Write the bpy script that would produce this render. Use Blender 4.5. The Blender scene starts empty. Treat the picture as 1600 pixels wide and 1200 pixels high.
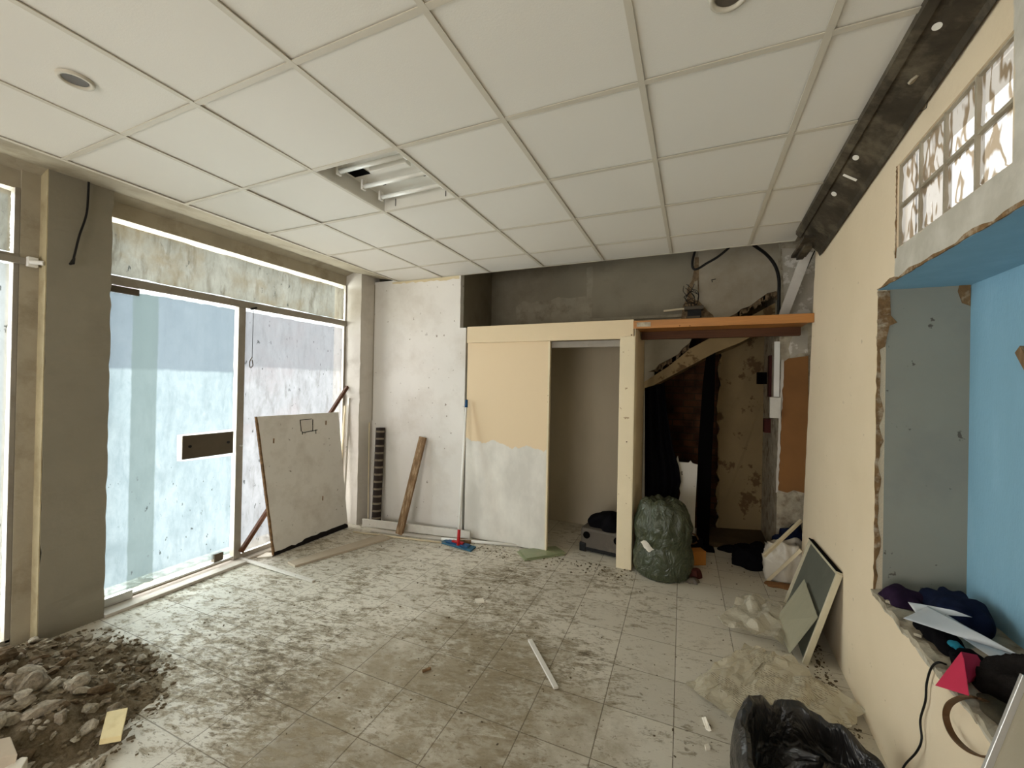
import bpy, bmesh, math, random
from mathutils import Vector, Matrix, noise
random.seed(7)
PI = math.pi
C = bpy.context.scene.collection
S = bpy.context.scene

# ------------------------------------------------------------------ camera
FPX = 648.1
YAW, PITCH, ROLL = -0.414607, 0.004352, 0.019464
CZ = 1.65                                    # eye height above the floor
_f = Vector((math.sin(YAW)*math.cos(PITCH), math.cos(YAW)*math.cos(PITCH), math.sin(PITCH)))
_r = Vector((math.cos(YAW), -math.sin(YAW), 0)); _u = _r.cross(_f)
c_, s_ = math.cos(ROLL), math.sin(ROLL)
RT, UP, FW = c_*_r + s_*_u, -s_*_r + c_*_u, _f
cam_data = bpy.data.cameras.new('camera'); cam = bpy.data.objects.new('camera', cam_data); C.objects.link(cam)
cam_data.sensor_fit = 'HORIZONTAL'; cam_data.sensor_width = 36; cam_data.lens = FPX*36/1600
cam_data.clip_start = 0.05; cam_data.clip_end = 200
m3 = Matrix((RT, UP, -FW)).transposed()
cam.matrix_world = Matrix.Translation((0, 0, CZ)) @ m3.to_4x4()
S.camera = cam

# ------------------------------------------------------------------ world, lights, exposure
w = bpy.data.worlds.new('sky'); S.world = w; w.use_nodes = True
bg = w.node_tree.nodes['Background']; bg.inputs[0].default_value = (0.93, 0.98, 1.0, 1); bg.inputs[1].default_value = 1.0
def area(name, loc, direction, sx, sy, power, col):
    l = bpy.data.lights.new(name, 'AREA'); l.shape = 'RECTANGLE'; l.size = sx; l.size_y = sy; l.energy = power; l.color = col
    o = bpy.data.objects.new(name, l); C.objects.link(o); o.location = loc
    o.rotation_euler = Vector(direction).to_track_quat('-Z', 'Z').to_euler(); return o
# added fill lamp behind the camera, lifts the back wall
area('rear_fill_lamp', (-1.6, -3.0, 1.05), (0.12, 1, -.06), 3.2, 1.7, 68, (1.0, 1.0, 0.98))
# bright overcast street light falling in through the thin whitewash on the shop windows
sl_ = bpy.data.lights.new('street_daylight', 'SUN'); sl_.energy = 25.0; sl_.angle = 1.9; sl_.color = (1.0, 0.97, 0.94)
so_ = bpy.data.objects.new('street_daylight', sl_); C.objects.link(so_); so_.location = (-8, 1, 4)
so_.rotation_euler = Vector((1, 0.08, -0.04)).to_track_quat('-Z', 'Y').to_euler()
S.view_settings.view_transform = 'Standard'; S.view_settings.look = 'None'
S.view_settings.gamma = 1; S.view_settings.use_curve_mapping = False
S.view_settings.exposure = 0.93

# ------------------------------------------------------------------ geometry of the room: where a sight line meets a plane
def _ray(u, v): return RT*((u-800)/FPX) - UP*((v-600)/FPX) + FW
CAMP = Vector((0, 0, CZ))
def fx(u, v, x): d = _ray(u, v); return CAMP + d*(x/d.x)
def fy(u, v, y): d = _ray(u, v); return CAMP + d*(y/d.y)
def fz(u, v, z): d = _ray(u, v); return CAMP + d*((z-CZ)/d.z)
def XW(y): return .81 + .0255*(y-2.5)        # right wall line
_n = Vector((1, -.0255, 0)).normalized(); _a = Vector((XW(0), 0, 0))
def fr(u, v, off=0): d = _ray(u, v); return CAMP + d*((_n.dot(_a)+off)/_n.dot(d))
CEIL = CZ + 1.196
YB = 3.92

# ------------------------------------------------------------------ mesh builder
WORLD = {}
class MB:
    def __init__(s): s.bm = bmesh.new()
    def box(s, lo, hi, M=None):
        vs = [s.bm.verts.new((x, y, z)) for z in (lo[2], hi[2]) for y in (lo[1], hi[1]) for x in (lo[0], hi[0])]
        if M is not None:
            for v in vs: v.co = M @ v.co
        for f in ((0,2,3,1),(4,5,7,6),(0,1,5,4),(2,6,7,3),(0,4,6,2),(1,3,7,5)): s.bm.faces.new([vs[i] for i in f])
        return s
    def bar(s, p0, p1, w, t, up=(0,0,1)):                 # rectangular bar between two points
        p0, p1 = Vector(p0), Vector(p1); d = (p1-p0); L = d.length; d.normalize()
        a = d.cross(Vector(up)); a.normalize(); b = a.cross(d)
        M = Matrix((a, b, d)).transposed().to_4x4(); M.translation = p0
        return s.box((-w/2, -t/2, 0), (w/2, t/2, L), M)
    def prism(s, pts, ext):                               # polygon extruded along a vector
        pts = [Vector(p) for p in pts]; ext = Vector(ext)
        a = [s.bm.verts.new(p) for p in pts]; b = [s.bm.verts.new(p+ext) for p in pts]
        s.bm.faces.new(a[::-1]); s.bm.faces.new(b); n = len(a)
        for i in range(n): s.bm.faces.new((a[i], a[(i+1) % n], b[(i+1) % n], b[i]))
        return s
    def tube(s, pts, r, seg=8, caps=True):
        pts = [Vector(p) for p in pts]; n = len(pts)
        rr = r if isinstance(r, (list, tuple)) else [r]*n; rings = []; prev = None
        for i, p in enumerate(pts):
            d = (pts[min(i+1, n-1)]-pts[max(i-1, 0)]).normalized()
            if prev is None:
                a = d.cross(Vector((0, 0, 1)))
                if a.length < .1: a = d.cross(Vector((1, 0, 0)))
            else: a = prev - d*prev.dot(d)
            a.normalize(); prev = a; b = d.cross(a)
            rings.append([s.bm.verts.new(p + (a*math.cos(2*PI*k/seg) + b*math.sin(2*PI*k/seg))*rr[i]) for k in range(seg)])
        for A, B in zip(rings, rings[1:]):
            for k in range(seg): s.bm.faces.new((A[k], A[(k+1) % seg], B[(k+1) % seg], B[k]))
        if caps: s.bm.faces.new(rings[0][::-1]); s.bm.faces.new(rings[-1])
        return s
    def grid(s, f, nu, nv, close_u=False):
        V = [[s.bm.verts.new(f(i/(nu if close_u else nu-1), j/(nv-1))) for i in range(nu)] for j in range(nv)]
        for j in range(nv-1):
            for i in range(nu if close_u else nu-1):
                s.bm.faces.new((V[j][i], V[j][(i+1) % nu], V[j+1][(i+1) % nu], V[j+1][i]))
        return V
    def build(s, name, mat, parent=None, smooth=False, bevel=0, solid=0, sub=0, label=None):
        bm = s.bm; bmesh.ops.recalc_face_normals(bm, faces=bm.faces)
        co = [v.co for v in bm.verts]
        lo = Vector((min(c.x for c in co), min(c.y for c in co), min(c.z for c in co)))
        hi = Vector((max(c.x for c in co), max(c.y for c in co), max(c.z for c in co)))
        org = Vector(((lo.x+hi.x)/2, (lo.y+hi.y)/2, lo.z))
        for v in bm.verts: v.co -= org
        me = bpy.data.meshes.new(name); bm.to_mesh(me); bm.free()
        me.materials.append(mat)
        if smooth:
            for p in me.polygons: p.use_smooth = True
        o = bpy.data.objects.new(name, me); C.objects.link(o)
        if parent is not None:
            o.parent = parent; o.location = org - WORLD[parent.name]
        else: o.location = org
        WORLD[o.name] = org
        if solid:
            md = o.modifiers.new('solid', 'SOLIDIFY'); md.thickness = solid; md.offset = 0
        if bevel:
            md = o.modifiers.new('bevel', 'BEVEL'); md.width = bevel; md.segments = 2; md.limit_method = 'ANGLE'; md.angle_limit = .6
        if sub:
            md = o.modifiers.new('sub', 'SUBSURF'); md.levels = sub; md.render_levels = sub
        if label: o['label'] = label
        return o
def tag(o, label, cat, group=None, kind=None):
    o['label'] = label; o['category'] = cat
    if group: o['group'] = group
    if kind: o['kind'] = kind
    return o
def thing(name, loc, label, cat, group=None):
    o = bpy.data.objects.new(name, None); C.objects.link(o); o.location = loc; o.empty_display_size = .1
    WORLD[o.name] = Vector(loc); return tag(o, label, cat, group)
def struct(o, label=None):
    o['kind'] = 'structure'
    if label: o['label'] = label
    return o
def spline(pts, n=8):
    P = [Vector(p) for p in pts]; P = [2*P[0]-P[1]] + P + [2*P[-1]-P[-2]]; out = []
    for i in range(1, len(P)-2):
        for k in range(n):
            t = k/n; a, b, c, d = P[i-1:i+3]
            out.append(.5*((2*b) + (c-a)*t + (2*a-5*b+4*c-d)*t*t + (3*b-a-3*c+d)*t**3))
    out.append(P[-2]); return out
def rag(a, b, n, amp, axis, seed=0):                       # ragged line between two points
    rnd = random.Random(seed); a, b, ax = Vector(a), Vector(b), Vector(axis); r = []
    for i in range(n+1):
        p = a.lerp(b, i/n)
        if 0 < i < n: p += ax*rnd.uniform(-amp, amp)
        r.append(p)
    return r
def nz(p, s=1.0, seed=0): return noise.noise(Vector(p)*s + Vector((seed*7.3, seed*3.1, seed*1.7)))
def crease(p, s, seed=0):                                  # ridged fold pattern, 0..1
    return 1-2*abs(nz(p, s, seed))

# ------------------------------------------------------------------ materials
def lin(c):
    if isinstance(c, (int, float)): c = (c, c, c)
    return tuple(((x/255)/12.92 if x/255 <= .04045 else ((x/255+.055)/1.055)**2.4) for x in c) + (1,)
class NT:
    def __init__(s, name):
        s.m = bpy.data.materials.new(name); s.m.use_nodes = True; s.t = s.m.node_tree; s.t.nodes.clear()
        s.out = s.t.nodes.new('ShaderNodeOutputMaterial'); s.pos = s.t.nodes.new('ShaderNodeNewGeometry').outputs['Position']
    def link(s, a, b): s.t.links.new(a, b)
    def set(s, sock, v):
        if hasattr(v, 'links') or isinstance(v, bpy.types.NodeSocket): s.link(v, sock)
        elif v is not None: sock.default_value = v
    def math(s, op, a, b=None, clamp=False):
        n = s.t.nodes.new('ShaderNodeMath'); n.operation = op; n.use_clamp = clamp; s.set(n.inputs[0], a)
        if b is not None: s.set(n.inputs[1], b)
        return n.outputs[0]
    def xyz(s, v=None):
        n = s.t.nodes.new('ShaderNodeSeparateXYZ'); s.link(v or s.pos, n.inputs[0]); return n.outputs
    def comb(s, x, y, z):
        n = s.t.nodes.new('ShaderNodeCombineXYZ')
        for i, v in enumerate((x, y, z)): s.set(n.inputs[i], v)
        return n.outputs[0]
    def scale(s, v, sc):
        n = s.t.nodes.new('ShaderNodeVectorMath'); n.operation = 'MULTIPLY'; s.link(v, n.inputs[0]); n.inputs[1].default_value = sc; return n.outputs[0]
    def noise(s, sc, det=4, rough=.55, vec=None, dist=0):
        n = s.t.nodes.new('ShaderNodeTexNoise'); s.link(vec or s.pos, n.inputs['Vector']); n.inputs['Scale'].default_value = sc
        n.inputs['Detail'].default_value = det; n.inputs['Roughness'].default_value = rough; n.inputs['Distortion'].default_value = dist
        return n.outputs[0]
    def ramp(s, fac, lo, hi, a=0.0, b=1.0):
        n = s.t.nodes.new('ShaderNodeMapRange'); n.clamp = True; s.link(fac, n.inputs[0])
        n.inputs[1].default_value = lo; n.inputs[2].default_value = hi; n.inputs[3].default_value = a; n.inputs[4].default_value = b
        return n.outputs[0]
    def mix(s, fac, a, b, mode='MIX'):
        n = s.t.nodes.new('ShaderNodeMix'); n.data_type = 'RGBA'; n.blend_type = mode
        s.set(n.inputs[0], fac); s.set(n.inputs[6], a); s.set(n.inputs[7], b); return n.outputs[2]
    def bump(s, h, strength=.3, dist=.01):
        n = s.t.nodes.new('ShaderNodeBump'); n.inputs['Strength'].default_value = strength; n.inputs['Distance'].default_value = dist
        s.link(h, n.inputs['Height']); return n.outputs[0]
    def bsdf(s, col, rough=.8, metal=0, nrm=None, spec=.3, **kw):
        n = s.t.nodes.new('ShaderNodeBsdfPrincipled'); s.set(n.inputs['Base Color'], col); s.set(n.inputs['Roughness'], rough)
        n.inputs['Metallic'].default_value = metal; n.inputs['Specular IOR Level'].default_value = spec
        if nrm is not None: s.link(nrm, n.inputs['Normal'])
        for k, v in kw.items(): s.set(n.inputs[k], v)
        return n.outputs[0]
    def shmix(s, fac, a, b):
        n = s.t.nodes.new('ShaderNodeMixShader'); s.set(n.inputs[0], fac); s.link(a, n.inputs[1]); s.link(b, n.inputs[2]); return n.outputs[0]
    def done(s, sh): s.link(sh, s.out.inputs[0]); return s.m
def mat(name, col, rough=.85, var=.12, scale=3, bump=.15, bscale=60, metal=0, dirt=None, damt=.5, dscale=2.5, dlo=.5, dhi=.7, spec=.25, stretch=None, fleck=None, sheen=0):
    t = NT(name); v = t.scale(t.pos, stretch) if stretch else t.pos
    c = lin(col); dk = tuple(x*(1-var*2) for x in c[:3]) + (1,)
    k = t.mix(t.ramp(t.noise(scale, 5, .6, v), .3, .7), dk, c)
    if dirt is not None:
        f = t.math('MULTIPLY', t.ramp(t.noise(dscale, 6, .65, v), dlo, dhi), damt)
        k = t.mix(f, k, lin(dirt))
    if fleck is not None:                                   # small chips and scuffs
        f = t.math('MULTIPLY', t.ramp(t.noise(22, 3, .5), .70, .74), .8); k = t.mix(f, k, lin(fleck))
    nrm = t.bump(t.noise(bscale, 5, .6, v), bump, .006) if bump else None
    return t.done(t.bsdf(k, rough, metal, nrm, spec))

M = {}
M['white_wall'] = mat('painted white partition', (222, 217, 210), .8, .04, 1.5, .08, 40, dirt=(176, 164, 148), damt=.35, dscale=2.2, fleck=(120, 105, 88))
M['pillar'] = mat('grey brown pillar plaster', (140, 133, 117), .85, .06, 2, .15, 45, dirt=(120, 112, 96), damt=.35, dscale=3)
M['grey_face'] = mat('greyish plaster', (205, 198, 188), .85, .05, 2, .15, 45, dirt=(150, 138, 120), damt=.35, dscale=3)
M['cream_wall'] = mat('cream plaster', (214, 198, 162), .85, .06, 1.2, .22, 35, dirt=(172, 148, 108), damt=.3, dscale=2.0, fleck=(150, 130, 100))
M['right_wall'] = mat('pale yellow wall paint', (224, 207, 172), .8, .04, 1.0, .18, 28, dirt=(205, 184, 142), damt=.5, dscale=1.2)
M['head'] = mat('stained cream plaster', (172, 162, 142), .85, .10, 3, .3, 25, dirt=(112, 98, 76), damt=.6, dscale=3.5)
M['void'] = mat('bare grey cement render', (158, 148, 128), .9, .1, 1.6, .25, 30, dirt=(112, 102, 86), damt=.5, dscale=1.7)
M['render_patch'] = mat('patchy lighter render', (172, 161, 140), .9, .12, 7, .5, 30, dirt=(120, 108, 88), damt=.7, dscale=8)
M['rough'] = mat('broken plaster', (190, 178, 156), .95, .2, 12, .9, 40, dirt=(92, 72, 50), damt=.8, dscale=9)
M['rubble_edge'] = mat('crumbling masonry edge', (150, 126, 96), .95, .3, 25, 1, 60, dirt=(70, 48, 32), damt=.8, dscale=16)
M['beige_panel'] = mat('beige painted board', (224, 203, 168), .6, .04, 1.5, .05, 40)
M['post'] = mat('cream painted post', (228, 212, 180), .6, .04, 2, .08, 40, fleck=(150, 120, 85))
M['closet'] = mat('closet interior', (192, 180, 158), .85, .1, 1.5, .1, 30, stretch=(1, 1, .35))
M['stair_wall'] = mat('stained old plaster', (152, 130, 94), .9, .12, 2, .3, 30, dirt=(92, 68, 42), damt=.85, dscale=4.2, dlo=.56, dhi=.6)
M['dark_floor'] = mat('brown cement step', (96, 78, 54), .9, .2, 5, .4, 40)
M['niche_grey'] = mat('grey primed board', (146, 144, 132), .8, .06, 2, .1, 50, dirt=(128, 126, 120), damt=.5, dscale=3, fleck=(70, 62, 52))
M['torn'] = mat('torn brown cardboard edge', (140, 108, 72), .95, .25, 25, .8, 60, dirt=(214, 200, 176), damt=.7, dscale=14)
M['blue'] = mat('sky blue sheet', (138, 180, 202), .75, .07, 3, .25, 120, stretch=(1, 1, .3), dirt=(158, 194, 210), damt=.4, dscale=3)
M['orange_wood'] = mat('orange varnished timber', (188, 126, 62), .45, .16, 3, .1, 60, stretch=(.8, 8, 12), spec=.5, dirt=(138, 84, 38), damt=.4, dscale=2)
M['dark_wood'] = mat('dark brown timber', (94, 58, 34), .6, .2, 4, .2, 50, stretch=(.8, 8, 12))
M['grey_wood'] = mat('weathered timber', (150, 118, 84), .8, .25, 3, .4, 50, stretch=(12, 12, 1.2), dirt=(192, 174, 146), damt=.6, dscale=3)
M['plank'] = mat('grey beige plank', (184, 170, 150), .7, .08, 3, .1, 60, stretch=(2, 1, 1))
M['lath'] = mat('pale pine lath', (214, 198, 166), .7, .1, 5, .2, 50)
M['white_board'] = mat('white laminate board', (214, 209, 200), .55, .04, 2, .04, 40, dirt=(150, 138, 120), damt=.35, dscale=4, fleck=(90, 78, 62))
M['chip_edge'] = mat('chipboard edge', (140, 108, 74), .9, .35, 30, .7, 80)
M['black_edge'] = mat('black swollen edge', (26, 20, 17), .9, .2, 20, .5, 60)
M['steel'] = mat('dusty galvanised steel', (84, 76, 64), .55, .3, 6, .25, 40, metal=.35, dirt=(146, 134, 112), damt=.55, dscale=5)
M['alu'] = mat('painted grey aluminium', (150, 142, 130), .5, .08, 4, .05, 50, metal=.2, dirt=(112, 98, 80), damt=.4, dscale=6)
M['bright_alu'] = mat('bright aluminium', (198, 196, 192), .35, .06, 5, .03, 50, metal=.6)
M['bronze'] = mat('brown lock plate', (92, 82, 68), .5, .1, 6, .05, 40, metal=.3)
M['black'] = mat('black plastic', (14, 13, 13), .5, .1, 8, .1, 40)
M['cable'] = mat('black cable', (22, 20, 19), .5, .1, 8, 0)
M['black_cloth'] = mat('black fabric', (17, 16, 19), .95, .2, 30, .5, 300, spec=.05)
M['deep_black'] = mat('flat deep black', (9, 8, 8), .95, .1, 8, .1, 50, spec=.05)
M['navy'] = mat('navy fabric', (24, 32, 58), .9, .25, 20, .5, 250, spec=.1)
M['purple'] = mat('dark purple fabric', (46, 30, 52), .9, .2, 20, .5, 250, spec=.1)
M['white_plastic'] = mat('white plastic', (236, 234, 228), .4, .03, 6, .02, 40)
M['tube_glass'] = mat('unlit fluorescent tube', (232, 230, 222), .25, .02, 6, 0, spec=.6)
M['troffer'] = mat('white enamelled tray', (218, 214, 204), .35, .04, 5, .03, 40, spec=.5)
M['red'] = mat('red plastic', (178, 30, 34), .4, .06, 6, .05, 40)
M['blue_grip'] = mat('blue plastic grip', (28, 78, 120), .45, .06, 6, .05, 40)
M['mop_pad'] = mat('blue mop cloth', (66, 108, 132), .95, .2, 30, .8, 120)
M['green_pane'] = mat('dusty green tile', (140, 148, 112), .35, .12, 6, .1, 40, dirt=(172, 160, 128), damt=.5, dscale=8, spec=.5)
M['case'] = mat('grey plastic case', (90, 82, 73), .5, .1, 5, .05, 40, dirt=(140, 126, 104), damt=.4, dscale=4)
M['orange'] = mat('orange cardboard', (186, 122, 54), .8, .12, 5, .1, 40)
M['cardboard'] = mat('brown cardboard', (132, 92, 56), .85, .15, 5, .2, 40)
M['dark_red'] = mat('dark red box', (74, 26, 18), .7, .2, 5, .1, 40)
M['hardboard'] = mat('brown hardboard', (142, 98, 56), .8, .1, 3, .1, 60)
M['chalk'] = mat('grey green board', (98, 99, 88), .6, .08, 4, .05, 60, dirt=(132, 132, 116), damt=.4, dscale=3)
M['chalk_frame'] = mat('pale wooden frame', (206, 196, 168), .6, .1, 5, .1, 40)
M['pink'] = mat('crimson pink card', (206, 52, 84), .75, .06, 5, .05, 60)
M['paper'] = mat('white paper', (204, 206, 208), .8, .05, 4, .05, 40)
M['sweater'] = mat('dark ribbed knit', (42, 38, 36), .95, .25, 30, .8, 200, spec=.05)
M['strap'] = mat('brown leather strap', (98, 70, 44), .55, .15, 8, .1, 60)
M['hole'] = mat('pale plaster behind hole', (236, 232, 222), .9, .02, 5, 0)
M['yellow_tile'] = mat('cream ceramic tile', (216, 198, 148), .5, .08, 6, .1, 40, dirt=(170, 146, 100), damt=.5, dscale=10)
M['shard'] = mat('white shard', (224, 216, 200), .5, .06, 6, .1, 40)
M['crumb'] = mat('brown crumbs', (112, 97, 76), .95, .3, 30, .6, 90)
def rock_mat(name, col, seed):
    t = NT(name); k = t.mix(t.ramp(t.noise(34, 8, .78), .36, .64), tuple(x*.42 for x in lin(col)[:3])+(1,), lin(col))
    return t.done(t.bsdf(k, .95, 0, t.bump(t.noise(90, 6, .7), .7, .006), .1))
ROCKM = [rock_mat('grey mortar lump', (164, 152, 134), 0), rock_mat('brown earth clod', (122, 104, 82), 1), rock_mat('pale plaster chunk', (188, 178, 160), 2)]
def soil_mat():
    t = NT('loose brown dirt'); f = t.ramp(t.noise(14, 8, .75), .3, .7); f2 = t.ramp(t.noise(70, 6, .7), .35, .65)
    k = t.mix(f, lin((98, 85, 67)), lin((142, 127, 104))); k = t.mix(t.math('MULTIPLY', f2, .5), k, lin((172, 158, 134)))
    return t.done(t.bsdf(k, 1, 0, t.bump(t.noise(60, 8, .75), .9, .02), .05))
M['soil'] = soil_mat()
def floor_mat():
    t = NT('dirty ceramic floor tiles'); x, y, z = t.xyz()
    u = t.math('ADD', t.math('ADD', x, t.math('MULTIPLY', y, .025)), .0115+3.4*3)
    v = t.math('SUBTRACT', t.math('ADD', y, 3.43*2), t.math('ADD', t.math('MULTIPLY', x, .009), 1.51))
    def joint(a, size):
        q = t.math('FRACT', t.math('DIVIDE', a, size)); d = t.math('ABSOLUTE', t.math('SUBTRACT', q, .5))
        return t.math('SUBTRACT', .5, d)
    ju, jv = joint(u, .340), joint(v, .343)
    dj = t.math('MINIMUM', ju, jv)
    J = t.ramp(t.math('ADD', dj, t.math('MULTIPLY', t.math('SUBTRACT', t.noise(30, 3), .5), .006)), .004, .0095, 1, 0)
    tid = t.noise(1.0, 0, .5, t.comb(t.math('MULTIPLY', t.math('FLOOR', t.math('DIVIDE', u, .34)), 7.7), t.math('MULTIPLY', t.math('FLOOR', t.math('DIVIDE', v, .343)), 5.3), 0.0))
    base = t.mix(t.ramp(tid, .3, .7), lin((194, 187, 172)), lin((208, 201, 186)))
    ang = t.comb(t.math('ADD', t.math('MULTIPLY', x, .42), t.math('MULTIPLY', y, .30)), t.math('SUBTRACT', y, t.math('MULTIPLY', x, .30)), 0.0)
    zone = t.noise(1.1, 4, .6)
    d0 = t.math('SQRT', t.math('ADD', t.math('POWER', t.math('ADD', x, 1.15), 2.0), t.math('POWER', t.math('SUBTRACT', y, 1.7), 2.0)))
    film = t.math('ADD', t.ramp(d0, .55, 1.3, .30, 0), t.math('MULTIPLY', t.math('SUBTRACT', t.noise(2.6, 8, .7), .5), 1.0))
    right = t.ramp(x, -.7, .1, 0, .07)
    back = t.ramp(y, 2.4, 3.6, 0, .03)
    thr = t.math('ADD', t.math('ADD', t.math('MULTIPLY', t.math('SUBTRACT', zone, .5), -.45), right), back)
    f1 = t.math('SUBTRACT', t.noise(17, 10, .78, ang, .35), thr); f2 = t.math('SUBTRACT', t.noise(44, 8, .75, ang, .3), t.math('MULTIPLY', thr, .8))
    flake = t.ramp(f1, .48, .55, 0, 1)
    c = t.mix(t.math('MULTIPLY', flake, .72), base, lin((142, 130, 108)))
    c = t.mix(t.math('MULTIPLY', t.ramp(f2, .53, .58), .75), c, lin((112, 100, 80)))
    c = t.mix(t.math('MULTIPLY', t.ramp(f1, .59, .63), .85), c, lin((88, 77, 60)))
    c = t.mix(t.ramp(film, .10, .34, 0, .88), c, t.mix(t.ramp(t.noise(16, 8, .7, ang), .35, .65), lin((132, 119, 95)), lin((150, 137, 113))))
    c = t.mix(t.math('MULTIPLY', t.ramp(t.noise(13, 9, .85, ang, .5), .58, .63), .6), c, lin((202, 195, 178)))
    c = t.mix(t.math('MULTIPLY', J, .7), c, lin((92, 78, 58)))
    h = t.math('SUBTRACT', t.math('ADD', t.math('MULTIPLY', t.noise(40, 8, .75, ang), .7), t.math('MULTIPLY', flake, .25)), t.math('MULTIPLY', J, .9))
    return t.done(t.bsdf(c, t.ramp(flake, 0, 1, .55, .9), 0, t.bump(h, .5, .006), .3))
M['floor'] = floor_mat()
M['ceiling'] = mat('mineral fibre ceiling tile', (218, 213, 203), .95, .02, .9, .12, 180)
M['grid'] = mat('white painted grid bar', (196, 188, 172), .6, .02, 5, 0)
def panel_mat():                                           # beige paint ending in a ragged line above bare white board
    t = NT('half painted sliding panel'); x, y, z = t.xyz()
    edge = t.math('ADD', z, t.math('ADD', t.math('MULTIPLY', t.math('SUBTRACT', t.noise(5, 6, .6, t.comb(x, 0.0, t.math('MULTIPLY', z, .4))), .5), .22), t.math('MULTIPLY', x, .06)))
    f = t.ramp(edge, .925, .932)
    wh = t.mix(t.ramp(t.noise(3.5, 4, .6, t.scale(t.pos, (1, 1, .6))), .4, .7), lin((204, 199, 190)), lin((228, 223, 214)))
    k = t.mix(f, wh, lin((222, 199, 164)))
    return t.done(t.bsdf(k, .6, 0, t.bump(f, .3, .003), .3))
M['panel'] = panel_mat()
def brick_mat():
    t = NT('old brickwork'); n = t.t.nodes.new('ShaderNodeTexBrick'); x, y, z = t.xyz()
    t.link(t.comb(x, z, 0.0), n.inputs['Vector']); n.inputs['Scale'].default_value = 1; n.inputs['Brick Width'].default_value = .24; n.inputs['Row Height'].default_value = .08
    n.inputs['Mortar Size'].default_value = .008; n.inputs['Color1'].default_value = lin((86, 54, 34)); n.inputs['Color2'].default_value = lin((64, 38, 25)); n.inputs['Mortar'].default_value = lin((60, 46, 32))
    k = t.mix(t.ramp(t.noise(5, 5), .4, .7), n.outputs[0], lin((36, 24, 17)))
    return t.done(t.bsdf(k, .9, 0, t.bump(t.noise(30, 5), .6, .01), .1))
M['brick'] = brick_mat()
def glass_mat():
    t = NT('clear dusty window glass'); a = t.t.nodes.new('ShaderNodeBsdfTransparent'); a.inputs[0].default_value = (.93, .97, .96, 1)
    g = t.t.nodes.new('ShaderNodeBsdfGlossy'); g.inputs['Roughness'].default_value = .05
    return t.done(t.shmix(.06, a.outputs[0], g.outputs[0]))
M['glass'] = glass_mat()
WT, WP = .065, .37
def wash_mat(name, a, b, stain, streak_amt, upper=None, band=None, marks=False, tint=None):
    # WT: share of light scattered through the coat, WP: share passing straight through
    # whitewash brushed on the glass: daylight comes through it, more where the coat is thin
    t = NT(name); x, y, z = t.xyz()
    v = t.comb(0.0, y, t.math('MULTIPLY', z, .45)); f = t.ramp(t.math('ADD', t.math('MULTIPLY', t.noise(5, 7, .65, v, .4), .6), t.math('MULTIPLY', t.noise(24, 6, .7, v, .6), .4)), .36, .64)
    k = t.mix(f, lin(a), lin(b))
    st = t.noise(9, 7, .7, t.comb(0.0, t.math('MULTIPLY', y, 1.6), t.math('MULTIPLY', z, .35)), .3)
    k = t.mix(t.math('MULTIPLY', t.ramp(st, .5, .75), streak_amt), k, lin(stain))
    k = t.mix(t.math('MULTIPLY', t.ramp(t.noise(3, 5, .6), .5, .7), streak_amt*.8), k, lin(tint or stain))
    if upper:                                              # shadow of the building opposite, coloured into the top part
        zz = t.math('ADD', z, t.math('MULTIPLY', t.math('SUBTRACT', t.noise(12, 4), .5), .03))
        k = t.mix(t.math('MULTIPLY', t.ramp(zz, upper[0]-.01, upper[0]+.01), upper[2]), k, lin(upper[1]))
    if band:                                               # outside shadow coloured in as a darker vertical band
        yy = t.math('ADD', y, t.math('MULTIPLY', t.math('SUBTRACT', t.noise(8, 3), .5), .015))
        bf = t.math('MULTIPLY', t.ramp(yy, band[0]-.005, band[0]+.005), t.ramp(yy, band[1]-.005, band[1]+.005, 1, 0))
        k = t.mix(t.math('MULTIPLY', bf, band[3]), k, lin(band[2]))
    fa = t.ramp(t.noise(26, 4, .65, t.comb(0.0, y, t.math('MULTIPLY', z, .45))), .645, .665)
    fa = t.math('MULTIPLY', fa, t.math('MULTIPLY', t.ramp(t.noise(2.2, 2), .40, .5), .85))
    if marks: fa = t.math('MULTIPLY', fa, t.ramp(z, 1.15, .95, 0, 1))
    k = t.mix(fa, k, lin((70, 74, 74)))
    tr = t.t.nodes.new('ShaderNodeBsdfTranslucent'); t.link(k, tr.inputs[0])
    di = t.t.nodes.new('ShaderNodeBsdfDiffuse'); t.link(t.mix(.5, k, lin((150, 145, 138))), di.inputs[0])
    kk = t.mix(1.0, k, (WT, WT, WT, 1), 'MULTIPLY'); t.link(kk, tr.inputs[0])
    tp = t.t.nodes.new('ShaderNodeBsdfTransparent'); t.link(t.mix(1.0, k, (WP, WP, WP, 1), 'MULTIPLY'), tp.inputs[0])
    ad = t.t.nodes.new('ShaderNodeAddShader'); t.link(t.shmix(.15, tr.outputs[0], di.outputs[0]), ad.inputs[0]); t.link(tp.outputs[0], ad.inputs[1])
    return t.done(ad.outputs[0])
M['wash_transom'] = wash_mat('stained whitewash on transom', (150, 145, 133), (188, 183, 172), (92, 78, 54), .8, tint=(146, 122, 82))
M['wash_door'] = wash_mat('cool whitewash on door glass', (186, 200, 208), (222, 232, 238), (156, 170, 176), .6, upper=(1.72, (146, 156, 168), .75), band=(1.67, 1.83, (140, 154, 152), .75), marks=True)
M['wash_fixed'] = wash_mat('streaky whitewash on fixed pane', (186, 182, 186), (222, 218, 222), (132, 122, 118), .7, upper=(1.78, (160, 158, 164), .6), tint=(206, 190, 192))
M['wash_side'] = wash_mat('whitewash on side pane', (206, 206, 206), (232, 232, 234), (160, 154, 140), .35)
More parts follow.
